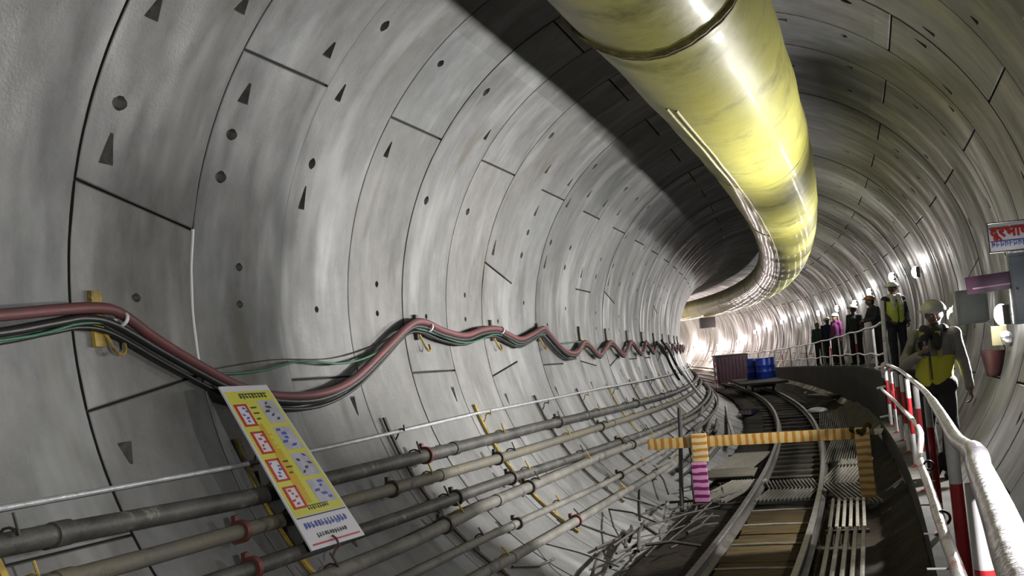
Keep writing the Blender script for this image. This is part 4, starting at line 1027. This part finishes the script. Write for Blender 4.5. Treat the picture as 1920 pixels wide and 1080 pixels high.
for k, s in enumerate((3.3, 3.8, 4.5, 5.3, 6.2)):
    mb = MB(); mb.tube([W(s, 1.74, -1.4), W(s, 1.66, -1.40), W(s, 1.645, -1.40)], .004, 6); mb.build('wire_tie', M['whitepaint'], t, 40)
for s in (3.4, 4.9, 7.0):
    mb = MB(); mb.ring(W(s, 1.73, -1.4), W(s+.1, 1.73, -1.4)-W(s, 1.73, -1.4), .022, .033, .02, 20); mb.build('clip', M['darksteel'], t, 40)
# tall end post where the walkway steps up
t = thing('barrier_post', 'tall white and red post where the near railing meets the raised walkway', 'post', W(19.3, 1.88, -2.3))
mb = MB(); mb.tube([W(19.3, 1.86+.01*k, -2.3+.3*k) for k in range(9)], .035, 12, True, mfn=lambda i: i % 2); mb.build('pole', [M['whitepaint'], M['wrapr']], t, 40)
for z in (-1.05, -1.4, -1.9):
    mb = MB(); mb.tube([W(19.3, 1.7, z), W(19.3, 1.88, z+.03), W(19.3, 2.0, z-.05)], .022, 8); mb.build('crosspiece', M['whitepaint'], t, 40)
crumple(t, 'tape_knot', (0, 0, 1.15), (.09, .08, .16), M['wrapr'], 7)
t = thing('walkway_railing', 'far white railing along the raised walkway behind the tall post', 'railing', W(19.6, 1.9, -1.13))
ss = frange(19.4, 74, .8)
rt = lambda s: dz(s)+.86-.03*abs(math.sin((s-19.4)/2.3*PI/2)); 
mb = MB(); mb.tube([W(s, 1.9, rt(s)) for s in ss], .024, 8); mb.build('top_rail', M['whitepaint'], t, 60)
mb = MB(); mb.tube([W(s, 1.9, dz(s)+.30+.02*math.sin(s*1.7)) for s in ss], .020, 8); mb.build('mid_rail', M['whitepaint'], t, 60)
s = 22.0; k = 0
while s < 74:
    rd = k % 3 == 2 or s > 58
    mb = MB(); zz = frange(dz(s), rt(s), .15); mb.tube([W(s, 1.9, z) for z in zz], .024, 8, True, mfn=(lambda i: (i//2) % 2) if rd else None)
    mb.build('post', [M['whitepaint'], M['redpaint']], t, 40); s += 2.6; k += 1
# striped fence on the track floor past the container
t = thing('striped_fence', 'short fence of red and white pales beside the maroon container', 'fence', W(52, -1.0, -2.5))
for k in range(7):
    s_, x_ = 50.0+.5*k, -1.25+.04*k
    mb = MB(); mb.tube([W(s_, x_, -2.5+.18*j) for j in range(8)], .035, 8, True, mfn=lambda i: (i+k) % 2); mb.build('pale', [M['redpaint'], M['whitepaint']], t, 40)
mb = MB(); mb.tube([W(50, -1.25, -1.4), W(53, -1.0, -1.4)], .025, 8); mb.build('rail', M['whitepaint'], t, 40)


# ------------------------------------------------------------------ camera
cam = bpy.data.cameras.new('camera'); co = bpy.data.objects.new('camera', cam); COL.objects.link(co)
yaw, pitch, roll = .369292, .064375, -.088831
f = Vector((-math.sin(yaw)*math.cos(pitch), math.cos(yaw)*math.cos(pitch), math.sin(pitch)))
r0 = Vector((math.cos(yaw), math.sin(yaw), 0)); u0 = r0.cross(f)
rr = r0*math.cos(roll)+u0*math.sin(roll); uu = -r0*math.sin(roll)+u0*math.cos(roll)
Mx = Matrix((rr, uu, -f)).transposed().to_4x4(); Mx.translation = Vector((1.703508, 0, -.659098))
co.matrix_world = Mx
cam.sensor_width = 36; cam.lens = 1996.95/1920*36; cam.clip_start = .05; cam.clip_end = 300
sc.camera = co
sc.cycles.diffuse_bounces = 1; sc.cycles.max_bounces = 6
w = bpy.data.worlds.new('world'); sc.world = w; w.use_nodes = True
w.node_tree.nodes['Background'].inputs[0].default_value = (.5, .55, .6, 1); w.node_tree.nodes['Background'].inputs[1].default_value = .02
sc.view_settings.view_transform = 'Standard'; sc.view_settings.look = 'None'; sc.view_settings.gamma = 1
sc.view_settings.use_curve_mapping = False
sc.view_settings.exposure = -.62
